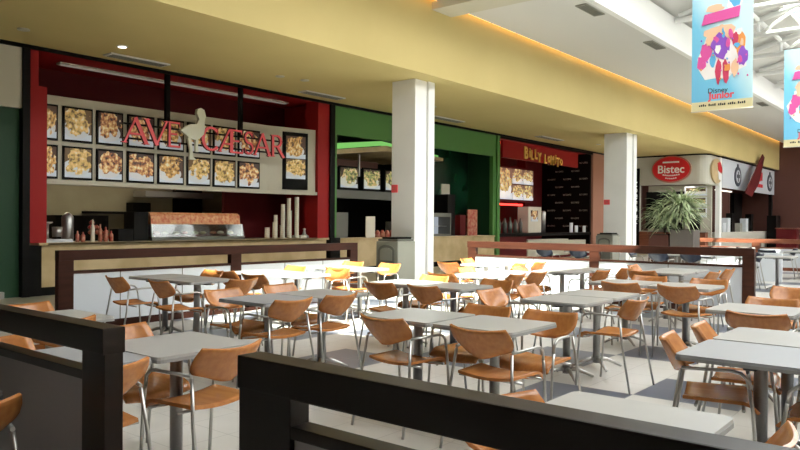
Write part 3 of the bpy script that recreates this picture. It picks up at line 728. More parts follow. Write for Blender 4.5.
for x0, x1, z1, m, nm, lb in [(7.05,7.12,1.22,'food_red','sauce_bottle','red and white sauce bottle at the left of the red shop counter'), (7.16,7.24,1.2,'food_red','sauce_bottle','second red sauce bottle at the left of the red shop counter'), (7.36,7.44,1.45,'paper','napkin_dispenser','tall cream napkin box on the red shop counter'), (7.52,7.6,1.36,'food_red','condiment_bottle','red bottle right of the cream napkin box'), (7.64,7.72,1.30,'food_red','condiment_bottle','orange red bottle, second right of the cream napkin box'), (7.76,7.84,1.22,'food_red','condiment_bottle','low red bottle, third right of the cream napkin box')]:
    h = z1-1.0; r = (x1-x0)/2
    tag(MB().lathe([(r,1.0),(r*1.05,1+h*.1),(r,1+h*.65),(r*.4,1+h*.8),(r*.38,1+h*.97),(r*.2,z1)], (x0+x1)/2, 14.05, 10).build(nm, M_[m]), lb, 'bottle')
t = thing('fruit_display', 'glittering heap of red packets on the red shop counter', 'packets', (7.75, 14.25, 1.0))
b = MB()
for i in range(16): 
    x, z = 7.5+random.random()*.42, 1.0+.04+.10*(i//5)
    b.lathe([(.01,z),(.055,z+.03),(.055,z+.06),(.01,z+.1)], x, 14.3+random.random()*.1, 8)
b.build('packet_heap', M_['food_red'], t)
onbox('oven', 'dark oven against the back wall of the red food shop, left', 'oven', 7.9, 9.2, 16.7, 17.3, 0, 1.55, 'black')
onbox('range_hood', 'wide pale extractor hood on the back of the red food shop', 'hood', 10.2, 12.3, 16.7, 17.3, 2.05, 2.2, 'steel')
onbox('wall_shelf', 'long dark shelf on the olive back wall of the red food shop', 'shelf', 8.9, 10.3, 17.1, 17.45, 1.60, 1.66, 'black')
onbox('wall_cabinet', 'dark cabinet on the olive back wall left of the centre', 'cabinet', 10.1, 10.6, 17.1, 17.45, 1.2, 1.9, 'black')
onbox('refrigerator', 'tall black fridge at the back of the red food shop', 'fridge', 13.05, 13.6, 16.6, 17.3, 0, 2.4, 'navy')
onbox('doorway_curtain', 'dark doorway panel in the back wall behind the display case', 'door', 11.5, 12.35, 17.3, 17.48, 0, 2.4, 'black')
t = thing('juice_dispenser', 'chrome and glass drink dispenser at the left end of the red shop', 'dispenser', (6.5, 14.3, 1.0))
MB().lathe([(.13,1.0),(.13,1.06),(.03,1.08),(.03,1.35),(.1,1.38),(.1,1.4)], 6.58, 14.25).build('stand', M_['chrome'], t)
MB().lathe([(.09,1.1),(.1,1.3)], 6.8, 14.3).build('tank', M_['steel'], t)
onbox('cup_tray', 'white tray with dishes at the left end of the red shop counter', 'tray', 6.4, 6.95, 13.95, 14.3, 1.0, 1.06, 'panel')
t = thing('coffee_urn', 'steel cylinder urn at the back of the red food shop', 'urn', (7.2, 15.0, 1.0))
MB().lathe([(.11,1.0),(.12,1.05),(.12,1.5),(.08,1.56),(.02,1.6)], 7.35, 15.0).build('body', M_['steel'], t)
tag(MB().box(6.1, 13.8, 14.85, 15.4, .0, .98, .01).build('back_counter', M_['steel']), 'steel work counter inside the red food shop', 'counter')

# ---- green shop x 14.1..22.45
structure('wall_green_header', MB().box(14.10, 22.5, YF, YF+.12, 3.84, ZC), 'green', 'green header band of the middle food shop')
structure('wall_green_jamb', MB().box(14.10, 14.22, YF, YF+.15, 1.0, 3.84), 'green')
structure('wall_green_jamb_right', MB().box(22.3,22.5,YF,YF+.15,.99,3.84), 'green')
structure('wall_green_back', MB().box(14.1, 22.5, 18.0, 18.1, 0, ZC), 'black')
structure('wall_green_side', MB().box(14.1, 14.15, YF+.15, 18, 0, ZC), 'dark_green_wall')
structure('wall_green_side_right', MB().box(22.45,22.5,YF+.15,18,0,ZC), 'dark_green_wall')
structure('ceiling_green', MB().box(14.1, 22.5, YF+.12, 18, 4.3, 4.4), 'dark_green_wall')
t = thing('canopy', 'wooden canopy with green glow inside the green food shop', 'canopy', (16.5, 15.5, 3.3))
MB().prism([(14.2,3.30),(16.9,3.62),(19.9,3.52),(19.9,3.62),(16.9,3.78),(14.2,3.42)], 'y', 14.3, 17.0).build('soffit_board', M_['tan'], t)
MB().box(16.0, 16.05, 14.6, 14.65, 2.8, 3.45).build('hanger_rod', M_['steel'], t)
t = thing('green_lamp', 'green strip light above the canopy of the green food shop', 'strip light', (16, 15, 4.2))
MB().prism([(14.25,3.44),(16.9,3.80),(19.9,3.64),(19.9,3.72),(16.9,3.94),(14.25,3.62)], 'y', 14.5, 14.55).build('lamp_tube', M_['green_lamp'], t)
structure('wall_green_glass', MB().box(20.0, 22.3, 14.9, 15.0, 1.0, 4.2), 'dark_green')
tag(MB().box(14.3, 20.3, 15.0, 15.2, 2.15, 2.40).build('hanging_bulkhead', M_['grey_dark']), 'dark bulkhead carrying the round menu photos of the green food shop', 'bulkhead')
for i, (a, c) in enumerate([(14.55,15.2),(15.5,16.35),(16.55,17.4),(17.6,18.4),(18.55,19.3),(19.4,20.1)]):
    p = thing('menu_photo', '%s food photo hanging inside the green food shop' % ['leftmost','second','third','fourth','fifth','rightmost'][i], 'menu photo', ((a+c)/2, 14.95, 2.4), 0, 'food photos of the green shop')
    MB().box(a, c, 14.94, 14.98, 2.42, 3.12, .004).build('frame', M_['black'], p)
    MB().box(a+.05, c-.05, 14.925, 14.94, 2.47, 3.07).build('photo', M_['food3'], p)
tag(MB().box(15.2, 17.6, 15.25, 15.3, 3.12, 3.35).build('wall_panel', M_['brown_wall']), 'brown panel above the menu photos of the green food shop', 'panel')
t = thing('service_counter', 'tan counter of the green food shop, running behind the near column', 'counter', (18, 14, 0))
MB().box(14.32, 22.42, YF-.04, YF+.7, .93, .98, .008).build('worktop', M_['tan'], t)
MB().box(14.32, 22.42, YF, YF+.65, .16, .93).build('front_panel', M_['tan'], t)
MB().box(14.32, 22.42, YF+.02, YF+.65, 0, .16).build('black_base', M_['black'], t)
onbox('price_card', 'white upright card on the counter of the green food shop', 'card', 15.55, 15.95, 13.9, 13.93, .98, 1.6, 'paper')
t = thing('glass_cooler', 'small lit glass cooler on the green shop counter right of the near column', 'cooler', (19.2, 14.2, .98))
MB().box(18.75, 19.9, 13.95, 14.5, .98, 1.05).box(18.75,19.9,13.95,14.5,1.62,1.75).box(18.75,18.8,13.95,14.5,1.05,1.62).box(19.85,19.9,13.95,14.5,1.05,1.62).build('frame', M_['grey_dark'], t)
MB().box(18.8, 19.85, 14.45, 14.48, 1.05, 1.62).build('lit_back', M_['blue_screen'], t)
MB().box(18.8, 19.85, 14.1, 14.4, 1.3, 1.32).build('shelf', M_['steel'], t)
onbox('cash_register', 'grey screen and register at the green shop counter beside the near column', 'register', 17.0, 17.5, 14.0, 14.4, .98, 1.45, 'grey_dark')
for i in range(7):
    x = 15.95+i*.22
    tag(MB().lathe([(.07,.98),(.085,1.05),(.07,1.14),(.03,1.2)], x, 14.0, 10).build('fruit_bowl', M_['food_red']), '%s red and pale bowl in the row on the green shop counter' % ['leftmost','second','third','middle','fifth','sixth','rightmost'][i], 'bowl', 'bowls on the green shop counter')
onbox('drinks_poster', 'red and pink upright poster at the right end of the green shop counter', 'poster', 21.15, 21.75, 14.1, 14.16, .98, 1.9, 'food_red')
onbox('drinks_fridge', 'dark vertical fridge beside the glass cooler in the green food shop', 'fridge', 20.05, 20.5, 14.2, 14.8, .98, 2.4, 'black')
onbox('fruit_press', 'dark juice machine on the green shop counter', 'machine', 14.4, 15.0, 14.1, 14.6, .98, 1.7, 'grey_dark')
onbox('blender', 'dark red blender between cooler and poster in the green shop', 'blender', 20.65, 21.0, 14.1, 14.4, .98, 1.7, 'dark_red')
onbox('notice_board', 'pale notice sheets on the back partition of the green food shop', 'notice', 20.6, 21.1, 14.86, 14.9, 1.9, 2.8, 'cream')

# ---- black and red shop x 22.5..30.7
structure('trim_66', MB().box(22.51, 22.7, YF-.05, YF+.12, 0, ZC), 'green')
structure('trim_67', MB().box(22.7, 30.75, YF-.03, YF+.06, ZC-.14, ZC), 'black')
structure('wall_red_shop_back', MB().box(22.5, 30.7, 17.4, 17.5, 0, ZC), 'red')
structure('wall_red_shop_side', MB().box(22.5, 22.6, YF+.1, 17.4, 0, ZC), 'dark_red')
structure('ceiling_red_shop', MB().box(22.5, 30.7, YF+.06, 17.5, ZC-.1, ZC+.05), 'red')
def black_wall(): return MB().box(30.62, 30.75, YF+.05, 16.3, 0, ZC-.1)
structure('wall_black_side', black_wall(), 'black', 'black side wall patterned with rows of small lettering')
t = thing('wall_lettering', 'rows of small pale repeated words on the black side wall', 'lettering', (30.6, 15, 2))
for r in range(9):
    for c in range(2 if r % 2 else 3):
        text_mesh('word', 'BILLY LOMITO', .10, 'cream', t, (30.60, 15.75-c*.8-(.4 if r % 2 else 0), 1.3+r*.36), FACE_X, .002, sx=.62)
structure('wall_red_pier', MB().box(28.4, 28.7, 15.9, 16.3, .0, ZC-.1).box(28.7,30.62,16.25,16.35,0,ZC-.1), 'dark_red')
t = thing('shop_sign', 'red header with yellow hand-drawn letters BILLY LOMITO', 'sign', (26, 13.85, 4.2))
MB().box(23.2, 29.6, 13.95, 14.05, 3.88, 4.52, .01).build('board', M_['red'], t)
x = 24.9
for i, (ch, dz) in enumerate(zip('BiLLY LoMiTo', [0,.05,-.02,.04,-.05,0,-.05,.03,-.04,.05,-.06,.03])):
    if ch != ' ':
        o = text_mesh('letter', ch, .52+(.14 if i == 0 else 0), 'gold', t, (x, 13.92, 4.15+dz-i*.012), FACE_Y, .02, sx=.82, bold=.015)
    x += .20 if ch in 'i' else .30
    if ch == ' ': x -= .1
t = thing('menu_board', 'bright lit menu board with burger photos in the black and red shop', 'menu board', (26, 15.4, 2.5))
MB().prism([(23.9,2.32),(28.6,2.32),(28.6,3.82),(23.9,3.82)], 'y', 15.5, 15.6).build('backing', M_['dark_red'], t)
xs = [24.3,25.2,26.55,27.45,28.35]
for a, c in zip(xs, xs[1:]):
    if c-a > 1.2: cells = [(2.42,3.72)]
    else: cells = [(2.42,3.05),(3.1,3.72)]
    for z0, z1 in cells: MB().box(a+.03, c-.03, 15.46, 15.5, z0, z1).build('photo', M_['food_bright'], t)
t = thing('red_lamp', 'red glowing lamp below the bright menu board', 'strip light', (26, 15.7, 2.2))
MB().box(24, 28, 15.8, 15.9, 2.18, 2.26).build('lamp_tube', M_['red_lamp'], t)
t = thing('red_ceiling_lamp', 'red lamp at the upper left of the black and red shop', 'strip light', (24, 14.6, 4.4))
MB().box(23, 27.6, 14.5, 14.6, 4.5, 4.579).build('lamp_tube', M_['red_lamp'], t)
t = thing('service_counter', 'black-topped counter of the black and red shop with pale front panels', 'counter', (27, 14, 0))
MB().box(22.75, 30.6, YF-.04, YF+.7, .92, 1.04, .008).build('worktop', M_['black'], t)
MB().box(24.9, 28.4, YF, YF+.6, .1, .78).box(28.5,30.55,YF+.2,YF+.6,.1,.7).build('front_panel', M_['cream'], t)
MB().box(22.75, 24.8, YF, YF+.6, 0, .92).box(24.8,30.55,YF+.04,YF+.6,0,.1).build('dark_panel', M_['dark_red'], t)
t = thing('drink_machine', 'cream drinks machine on the black and red shop counter', 'machine', (26.5, 14.6, 1.04))
MB().box(26.0, 27.1, 14.4, 14.9, 1.04, 2.1, .02).build('body', M_['paper'], t)
MB().box(26.2, 26.75, 14.37, 14.399, 1.5, 1.95).build('picture', M_['food1'], t)
MB().lathe([(.13,1.04),(.14,1.9),(.1,1.95)], 27.4, 14.5).build('steel_column', M_['steel'], t)
for i in range(5):
    tag(MB().lathe([(.08,1.04),(.09,1.4),(.05,1.5),(.03,1.58+.04*(i % 3))], 23.4+i*.4, 14.2, 10).build('bottle', M_['grey_dark']), '%s dark bottle on the left end of the black and red shop counter' % ['leftmost','second','middle','fourth','rightmost'][i], 'bottle', 'bottles on the black and red counter')
for x, h, lb in [(28.9,.42,'taller white card standing on the black counter'), (29.4,.3,'shorter white card standing on the black counter'), (30.2,.28,'small white box at the right end of the black counter')]:
    onbox('price_card', lb, 'card', x, x+.25, 13.95, 14.0, 1.04, 1.04+h, 'panel')
structure('wall_pink_pier', MB().box(30.75, 32.0, YF-.05, YF+.4, 0, ZC), 'pink_wall', 'terracotta pier right of the black shop')
structure('wall_back_corner', MB().box(32.0, 38, 14.6, 14.7, 0, ZC), 'cream')
onbox('wall_poster', 'grey poster on the pale wall left of the far column', 'poster', 32.2, 33.1, 14.55, 14.59, 2.3, 3.4, 'grey_dark')
onbox('wall_notice', 'pale notice on the wall left of the far column', 'poster', 32.3, 33.1, 14.54, 14.59, .9, 2.1, 'panel')

# ---- corner kiosk "Bistec" x 34.3.. , y 9.75..
XB = 34.3
def rbox(b, z0, z1, t0=0):
    r = .5; P = [(XB, 13.3), (XB, 9.8+r)]
    for q in range(1, 6): a = q*PI/12; P.append((XB+r-r*math.cos(a), 9.8+r-r*math.sin(a)))
    P += [(XB+r, 9.8), (36.3, 9.8), (36.3, 10.1), (XB+r+.1, 10.1), (XB+.3, 10.3+r*.3), (XB+.3, 13.3)]
    return b.prism(P, 'z', z0, z1)
structure('wall_kiosk_band', rbox(MB(), 3.28, ZC-.07), 'bistec', 'greige sign band of the corner kiosk')
structure('trim_68', rbox(MB(), ZC-.07, ZC), 'black')
structure('wall_kiosk_back', MB().box(40, 40.1, 10.35, 14, 0, ZC).box(34.5,47.4,14.0,14.1,0,ZC), 'brown_wall')
structure('wall_kiosk_pier', MB().box(XB, XB+.3, 13.0, 13.35, 0, 3.28), 'bistec')
t = thing('vertical_sign', 'black upright sign with white vertical letters left of the corner kiosk', 'sign', (XB, 13.16, 0))
MB().box(XB-.1, XB, 12.95, 13.38, .3, 4.1).build('board', M_['black'], t)
text_mesh('word', 'AL CARBON', .46, 'text_white', t, (XB-.11, 13.16, 2.45), FACE_X @ Matrix.Rotation(PI/2, 3, 'Z'), .004, sx=.8)
t = thing('shop_sign', 'oval red enamel sign with white word Bistec on the corner kiosk', 'sign', (XB, 11.43, 4.0))
def oval(b, cy, cz, ry, rz, x0, x1, m=None): return b.prism([(cy+ry*math.cos(k*PI/18), cz+rz*math.sin(k*PI/18)) for k in range(36)], 'x', x0, x1, m)
oval(MB(), 11.43, 4.0, .92, .64, XB-.10, XB-.002).build('halo_rim', M_['pink_wall'], t)
oval(MB(), 11.43, 4.0, .86, .58, XB-.14, XB-.101).build('face', M_['sign_red'], t)
text_mesh('word', 'Bistec', .52, 'text_white', t, (XB-.15, 11.43, 3.98), FACE_X, .006, bold=.008)
MB().box(XB-.152, XB-.141, 11.05, 11.81, 4.29, 4.36).build('white_bar', M_['text_white'], t)
b = MB()
for i in range(9): b.box(XB-.152, XB-.141, 11.03+i*.09, 11.09+i*.09, 3.72-.05*math.sin(PI*(i+.5)/9), 3.78-.05*math.sin(PI*(i+.5)/9))
for i in range(6): b.box(XB-.152, XB-.141, 11.17+i*.09, 11.23+i*.09, 3.57-.04*math.sin(PI*(i+.5)/6), 3.62-.04*math.sin(PI*(i+.5)/6))
b.build('small_marks', M_['text_white'], t)
t = thing('round_sign', 'round red and cream sign on the right-hand corner of the kiosk', 'sign', (35.4, 9.75, 3.95))
def disc(b, cx, cz, rx, rz, y0, y1): return b.prism([(cx+rx*math.cos(k*PI/16), cz+rz*math.sin(k*PI/16)) for k in range(32)], 'y', y0, y1)
disc(MB(), 35.45, 3.92, .85, .58, 9.72, 9.795).build('disc', M_['tan'], t)
MB().prism([(35.5,4.3),(35.9,4.38),(36.2,4.1),(36.25,3.9),(35.9,3.85),(35.6,4.0)], 'y', 9.70, 9.72).build('red_shape', M_['sign_red'], t)
MB().prism([(35.55,3.95),(36.2,3.8),(36.1,3.5),(35.7,3.55)], 'y', 9.70, 9.719).build('white_shape', M_['text_white'], t)
# kiosk interior
structure('wall_kiosk_counter', MB().box(XB, XB+.4, 9.9, 13.0, 0, 1.05), 'red_wood')
structure('trim_69', MB().box(XB-.05, XB+.5, 9.85, 13.0, 1.05, 1.1), 'steel')
tag(MB().box(35.3, 35.5, 11.2, 13.0, 1.2, 3.0).build('shelf_unit', M_['black']), 'dark shelf unit inside the corner kiosk behind the plant', 'shelf')
for i, (z0, z1) in enumerate([(2.75,3.2),(2.25,2.7),(1.75,2.2)]):
    p = thing('menu_photo', '%s pale menu strip with dishes inside the corner kiosk' % ['top','middle','bottom'][i], 'menu photo', (35.0, 10.4, z0), 0, 'menu strips of the corner kiosk')
    MB().box(35.0, 35.05, 10.05, 11.05, z0, z1).build('frame', M_['panel'], p)
    MB().box(34.98, 35.0, 10.1, 11.0, z0+.05, z1-.05).build('photo', M_['food3'], p)
structure('wall_kiosk_inner', MB().box(35.6, 35.7, 10.0, 13, 0, 3.3), 'cream')
onbox('dark_shape', 'black rounded shape at the kiosk counter right of the plant', 'machine', 34.5, 34.8, 10.25, 10.65, 1.1, 1.85, 'black', bev=.06)  # unidentified dark shape, built as a plain rounded box
structure('trim_70', MB().box(36.0, 36.35, 9.75, 9.95, 0, ZC-.07), 'white')
structure('trim_71', MB().box(36.35, 47.4, 9.7, 9.85, ZC-.08, ZC), 'black')
structure('wall_kiosk_band_right', MB().box(36.4, 47.3, 9.74, 9.85, 3.2, ZC-.08), 'panel', 'white sign band right of the corner kiosk')
structure('wall_kiosk_right_back', MB().box(36.4, 47.4, 11.8, 11.9, 0, 3.2), 'olive')
structure('trim_72', MB().box(46.6, 46.9, 9.74, 9.9, 0, 3.2).box(43.5,45.2,11.0,11.3,0,3.2), 'black')
for cx, lb in [(39.1,'left round dark emblem on the white band right of the corner kiosk'), (46.1,'right round dark emblem on the white band before the brown wall')]:
    t = thing('round_sign', lb, 'sign', (cx, 9.7, 3.9), 0, 'round dark emblems on the white band')
    disc(MB(), cx, 3.86, .62, .5, 9.71, 9.738).build('disc', M_['navy'], t)
    disc(MB(), cx, 3.86, .40, .32, 9.70, 9.709).build('inner_disc', M_['panel'], t)
    MB().box(cx-.28, cx+.28, 9.69, 9.699, 3.78, 3.95).box(cx-.06,cx+.06,9.69,9.699,3.6,4.1).box(cx-.14,cx+.14,9.71,9.738,4.3,4.48).build('mark', M_['navy'], t)
t = thing('shop_sign', 'two rows of red letter marks on the white band between the two round emblems', 'sign', (43.4, 9.72, 3.85))
b = MB()
for i in range(4): b.box(42.7+i*.42, 43.02+i*.42, 9.715, 9.738, 3.85+.04*(i % 2), 4.35-.05*(i % 3)).box(42.8+i*.42, 43.1+i*.42, 9.715, 9.738, 3.5, 3.68)
b.build('letter_row', M_['sign_red'], t)
t = thing('blade_banner', 'slanting dark red banner hung in front of the white band', 'banner', (40.5, 9.3, 3))
MB().prism([(42.6,5.05),(42.2,5.2),(38.6,3.0),(39.9,2.85),(41.4,3.6)], 'y', 9.25, 9.30).build('cloth', M_['dark_red'], t)
structure('wall_kiosk_counter_right', MB().box(36.6, 46, 9.8, 10.3, 0, 1.05), 'bistec')
for i, x in enumerate([37.2, 38.0, 38.8, 40.0, 41.5, 42.6]):
    onbox('display_item', '%s item on the counter right of the corner kiosk' % ['leftmost pale','second white','third dark','fourth grey','fifth white','rightmost dark'][i], 'appliance', x+(.3 if x==40.0 else 0), x+.5+(.3 if x==40.0 else 0), 9.9, 10.2, 1.05, 1.5+.25*(i % 3), ['panel','panel','black','grey','panel','black'][i], 'counter appliances right of the kiosk')
onbox('wall_screen', 'white poster and goods on the shelf at the left of the right-hand kiosk', 'poster', 36.9, 38.2, 11.7, 11.79, 2.0, 3.0, 'panel')
t = thing('strip_light', 'white strip light under the white band right of the corner kiosk', 'strip light', (38, 10.2, 3.1))
MB().box(36.8, 39.5, 10.1, 10.2, 3.08, 3.14).build('lamp_tube', M_['tube_white'], t)
onbox('speaker_stand', 'black upright cabinet before the brown wall', 'cabinet', 45.3, 46.3, 9.2, 9.7, 0, 1.95, 'black')
t = thing('red_kiosk', 'small dark red stand before the brown wall at the right edge', 'stand', (44, 8.4, 0))
MB().box(43.8, 44.4, 7.9, 8.9, 0, 1.2, .02).build('body', M_['dark_red'], t)
MB().box(43.75, 44.45, 7.85, 8.95, 1.2, 1.26, .01).build('top', M_['red_wood'], t)

# planter with variegated plant
t = thing('planter', 'square grey-brown planter box behind the middle partition', 'planter', (20.0, 6.6, 0))
MB().box(19.75, 20.3, 6.0, 6.62, 0, 1.28, .01).build('box', M_['pot'], t)
MB().box(19.80, 20.25, 6.05, 6.57, 1.281, 1.30).build('soil', M_['soil'], t)
t2 = thing('planter', 'square brown wooden planter left of the grey-brown planter', 'planter', (20, 7.0, 0))
MB().box(19.75, 20.3, 6.66, 7.2, 0, 1.14, .01).build('box', M_['brown_wall'], t2)
MB().box(19.80, 20.25, 6.7, 7.15, 1.141, 1.16).build('soil', M_['soil'], t2)
def spiky(cx, cy, z0, n, rad, label, seed):
    random.seed(seed); t = thing('potted_plant', label, 'plant', (cx, cy, z0), 0, 'variegated plants in planters')
    st = MB()
    for k in range(4): st.tube([(cx,cy,z0), (cx+.05*math.cos(k*1.6), cy+.05*math.sin(k*1.6), z0+.25), (cx+.1*math.cos(k*1.6), cy+.1*math.sin(k*1.6), z0+.5)], .018, 6)
    st.build('stem', M_['pot'], t)
    b = MB()
    for i in range(n):
        k = i % 4; h = .1+.5*random.random(); bx_, by_ = cx+.1*math.cos(k*1.6)*h*2, cy+.1*math.sin(k*1.6)*h*2
        a = random.uniform(0, 2*PI); L = rad*random.uniform(.6, 1.05); up = random.uniform(.2, 1.15)
        d = Vector((math.cos(a), math.sin(a), 0)); side = Vector((-d.y, d.x, 0)); prev = None; w0 = .022
        for s in range(6):
            f = s/5; p = Vector((bx_, by_, z0+h))+d*L*f+Vector((0,0,L*(up*f*1.3-.85*f*f)))
            w = w0*math.sin(PI*min(.97, .12+f*.88))+.002
            cur = (b.bm.verts.new(p-side*w), b.bm.verts.new(p+side*w), b.bm.verts.new(p+Vector((0,0,-.008))))
            if prev:
                for q, r in ((0,2),(2,1)):
                    fc = b.bm.faces.new([prev[q], prev[r], cur[r], cur[q]]); fc.smooth = True
            prev = cur
    b.build('foliage', M_['leaf'], t)
spiky(20.02, 6.42, 1.42, 360, .78, 'large variegated spiky plant in the grey-brown planter', 3)
spiky(20.02, 6.85, 1.2, 240, .62, 'lower variegated spiky plant at the left in the brown planter', 5)

# litter bins
def bin_(x, y, label):
    t = thing('litter_bin', label, 'litter bin', (x+.3, y+.3, 0), 0, 'grey litter bins beside the columns')
    MB().box(x, x+.62, y, y+.62, 0, 1.02, .03).build('body', M_['grey'], t)
    P = [(y+.08,.12),(y+.54,.12),(y+.54,.82)]+[(y+.31+.23*math.cos(a*PI/8), .82+.12*math.sin(a*PI/8)) for a in range(1, 8)]+[(y+.08,.82)]
    MB().prism(P, 'x', x-.02, x+.001).build('arched_door', M_['grey_dark'], t)
    P2 = [(y+.14,.6),(y+.48,.6),(y+.48,.80)]+[(y+.31+.17*math.cos(a*PI/8), .80+.08*math.sin(a*PI/8)) for a in range(1, 8)]+[(y+.14,.80)]
    MB().prism(P2, 'x', x-.03, x-.0201).build('flap', M_['grey'], t)
    MB().box(x+.03, x+.59, y+.03, y+.59, 1.02, 1.07, .015).build('lid', M_['grey_dark'], t)
    MB().box(x+.06, x+.56, y+.06, y+.5, 1.07, 1.11, .015).build('tray', M_['black'], t)
bin_(12.05, 9.85, 'grey litter bin with arched door and black tray at the near column')
bin_(24.0, 10.0, 'grey litter bin with arched door at the far column')

# hanging banners
def smooth_banner_mat():
    def f(nt, b):
        tc = N(nt, 'ShaderNodeTexCoord'); sep = N(nt, 'ShaderNodeSeparateXYZ'); nt.links.new(tc.outputs['Generated'], sep.inputs[0])
        a = N(nt, 'ShaderNodeMath', operation='MULTIPLY_ADD'); a.inputs[1].default_value = -.9; nt.links.new(sep.outputs[1], a.inputs[0]); nt.links.new(sep.outputs[2], a.inputs[2])
        m = N(nt, 'ShaderNodeMath', operation='MULTIPLY_ADD'); m.inputs[1].default_value = -.45; m.inputs[2].default_value = .55; nt.links.new(a.outputs[0], m.inputs[0])
        c = ramp(nt, m.outputs[0], [(.30,(.62,.84,.88)), (.48,(.58,.82,.88)), (.62,(.20,.58,.80)), (.9,(.16,.50,.74))])
        r = N(nt, 'ShaderNodeMath', operation='LESS_THAN'); r.inputs[1].default_value = .075; nt.links.new(sep.outputs[2], r.inputs[0])
        mx = N(nt, 'ShaderNodeMix', data_type='RGBA'); nt.links.new(r.outputs[0], mx.inputs[0]); nt.links.new(c, mx.inputs[6]); mx.inputs[7].default_value = (.74,.66,.38,1)
        nt.links.new(mx.outputs[2], b.inputs['Base Color'])
    return mat('printed_banner_cloth', rough=.7, build=f)
M_['banner'] = smooth_banner_mat()
for nm, c in (('magenta',(.72,.10,.36)), ('purple',(.28,.09,.55)), ('crimson',(.60,.05,.12)), ('peach',(.85,.55,.35)), ('orange_p',(.80,.32,.08)), ('sky_p',(.12,.45,.75)), ('pale',(.9,.85,.82))): M_[nm] = mat('print_'+nm, c, .7)
def banner(x, y0, w, zb, h, label, seed):
    t = thing('hanging_banner', label, 'banner', (x, y0-w/2, zb), 0, 'pale blue printed banners')
    MB().box(x, x+.012, y0-w, y0, zb, zb+h).build('cloth', M_['banner'], t)
    MB().tube([(x+.006, y0-w-.02, zb+h+.01), (x+.006, y0+.02, zb+h+.01)], .015).tube([(x+.006,y0-w/2,zb+h),(x+.006,y0-w/2,zb+h+1.0)], .006).build('hanging_rod', M_['steel'], t)
    MB().tube([(x+.006, y0-w-.01, zb), (x+.006, y0+.01, zb)], .012).build('bottom_rod', M_['paper'], t)
    random.seed(seed); lay = [0]
    P = lambda u, v: (y0-u*w, zb+v*h)          # u 0 left..1 right, v 0 bottom..1 top
    def blob(u, v, ru, rv, m, lift, rot=0, n=14, wob=.18):
        pts = []
        for k in range(n):
            a = 2*PI*k/n; rr = 1+random.uniform(-wob, wob); du, dv = ru*rr*math.cos(a), rv*rr*math.sin(a)
            pts.append(P(u+du*math.cos(rot)-dv*math.sin(rot), v+du*math.sin(rot)+dv*math.cos(rot)))
        lay[0] += 1; MB().prism(pts, 'x', x-.0030-lay[0]*.0006, x-.0005).build('print_shape', M_[m], t)
    
    blob(.50,.42,.40,.20,'pale',0)
    blob(.38,.80,.16,.03,'peach',4); blob(.72,.84,.13,.07,'pale',3); blob(.72,.84,.09,.045,'sky_p',5)
    blob(.48,.60,.26,.07,'peach',1)
    
    for u, v, ru, rv, m in [(.24,.47,.10,.07,'magenta'),(.17,.38,.08,.06,'magenta'),(.80,.50,.09,.10,'orange_p'),(.84,.40,.08,.07,'purple'),(.72,.32,.06,.07,'peach'),(.36,.40,.05,.06,'sky_p'),(.30,.55,.06,.04,'peach'),(.72,.54,.05,.05,'crimson')]: blob(u, v, ru, rv, m, 2)
    blob(.50,.50,.13,.10,'purple',6); blob(.45,.30,.05,.10,'crimson',7,-.1); blob(.57,.30,.05,.09,'crimson',7,.25); blob(.50,.63,.05,.035,'peach',8)
    for k in range(14): blob(random.uniform(.2,.85), random.uniform(.32,.6), random.uniform(.02,.05), random.uniform(.015,.04), random.choice(['magenta','peach','pale','orange_p','purple','sky_p']), 9, n=8, wob=.35)
    for k in range(16): blob(random.uniform(.08,.94), random.uniform(.24,.6), .012, .008, random.choice(['magenta','purple','orange_p','sky_p']), 9, n=6)
    blob(.47,.97,.10,.018,'orange_p',3)
    MB().prism([P(.17,.68),(P(.78,.71)),(P(.80,.79)),(P(.22,.76))], 'x', x-.034, x-.0005).build('title_band', M_['magenta'], t)
    text_mesh('small_word', 'Disney', w*.12, 'text_black', t, (x-.004, y0-w*.44, zb+h*.155), FACE_X, .001)
    text_mesh('word', 'Junior', w*.17, 'letter_red', t, (x-.004, y0-w*.5, zb+h*.115), FACE_X, .001, bold=.006)
    bb = MB()
    for k in range(24):
        if k % 5 != 4: bb.box(x-.004, x-.0005, y0-w*(.13+k*.032)-w*.022, y0-w*(.13+k*.032), zb+h*.037, zb+h*(.050+.003*(k % 3)))
    bb.build('small_marks', M_['text_black'], t)
banner(14.0, 4.31, 1.06, 3.55, 2.35, 'large pale blue banner with colourful print hanging top right', 11)
banner(19.2, 3.76, 1.06, 3.30, 2.33, 'smaller pale blue banner cut by the right edge', 12)

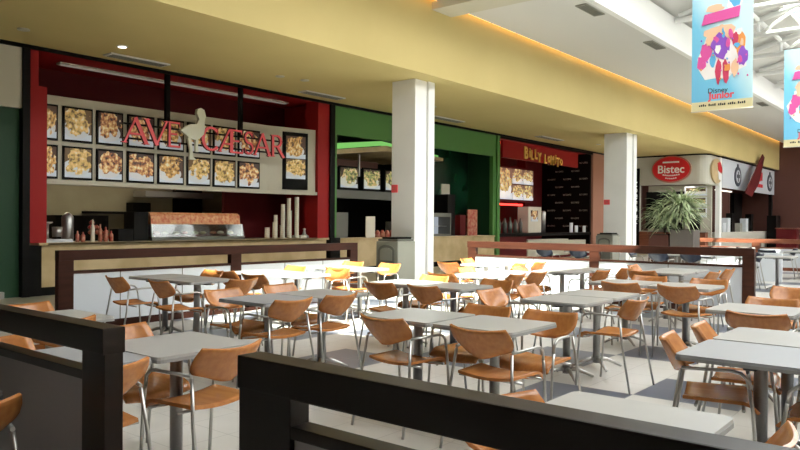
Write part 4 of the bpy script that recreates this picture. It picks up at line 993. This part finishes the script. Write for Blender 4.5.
# ------------------------------------------------------------------ lights, world, camera
w = bpy.data.worlds.new('sky'); scn.world = w; w.use_nodes = True
bg = w.node_tree.nodes['Background']; bg.inputs['Color'].default_value = (.93,.96,1.0,1); bg.inputs['Strength'].default_value = 2.2
sun = bpy.data.lights.new('sun', 'SUN'); sun.energy = 52; sun.angle = math.radians(.6); sun.color = (1,.95,.86)
so = bpy.data.objects.new('sun', sun); COL.objects.link(so)
so.rotation_euler = Vector((.80,.75,-1.25)).to_track_quat('-Z', 'Y').to_euler()
def lamp(x, y, z, sx, sy, e, c, rot=(0,0,0)):  # area lights without fixtures, added to brighten the shop interiors
    l = bpy.data.lights.new('shop_fill_light', 'AREA'); l.shape = 'RECTANGLE'; l.size = sx; l.size_y = sy; l.energy = e; l.color = c
    o = bpy.data.objects.new('shop_fill_light', l); COL.objects.link(o); o.location = (x,y,z); o.rotation_euler = rot
lamp(8.8, 16.2, 2.85, 4, .3, 45, (1,.86,.62))
lamp(11, 14.5, 4.5, 3, .2, 5, (1,.75,.6))
lamp(17.5, 16.0, 3.3, 4, .5, 18, (1,.95,.85))
lamp(25.5, 16.5, 4.4, 3, .5, 14, (1,.3,.2))
lamp(37.5, 11.0, 4.4, 3, .5, 60, (1,.95,.88)); lamp(34.9, 11.6, 3.2, .3, 2, 20, (1,.95,.88))

cam = bpy.data.cameras.new('camera'); co = bpy.data.objects.new('camera', cam); COL.objects.link(co); scn.camera = co
yaw, pitch, roll = .68234, -.004578, .0069985
cy, sy, cp, sp, cr, sr = math.cos(yaw), math.sin(yaw), math.cos(pitch), math.sin(pitch), math.cos(roll), math.sin(roll)
fw = Vector((cy*cp, sy*cp, sp)); r0 = Vector((sy, -cy, 0)); u0 = r0.cross(fw)
R = r0*cr+u0*sr; U = -r0*sr+u0*cr
m = Matrix((R, U, -fw)).transposed().to_4x4(); m.translation = Vector((0, 0, 1.45)); co.matrix_world = m
cam.sensor_width = 36; cam.lens = 719.4/800*36; cam.clip_end = 200
scn.view_settings.view_transform = 'Standard'; scn.view_settings.look = 'None'; scn.view_settings.gamma = 1; scn.view_settings.use_curve_mapping = False
scn.view_settings.exposure = -0.35
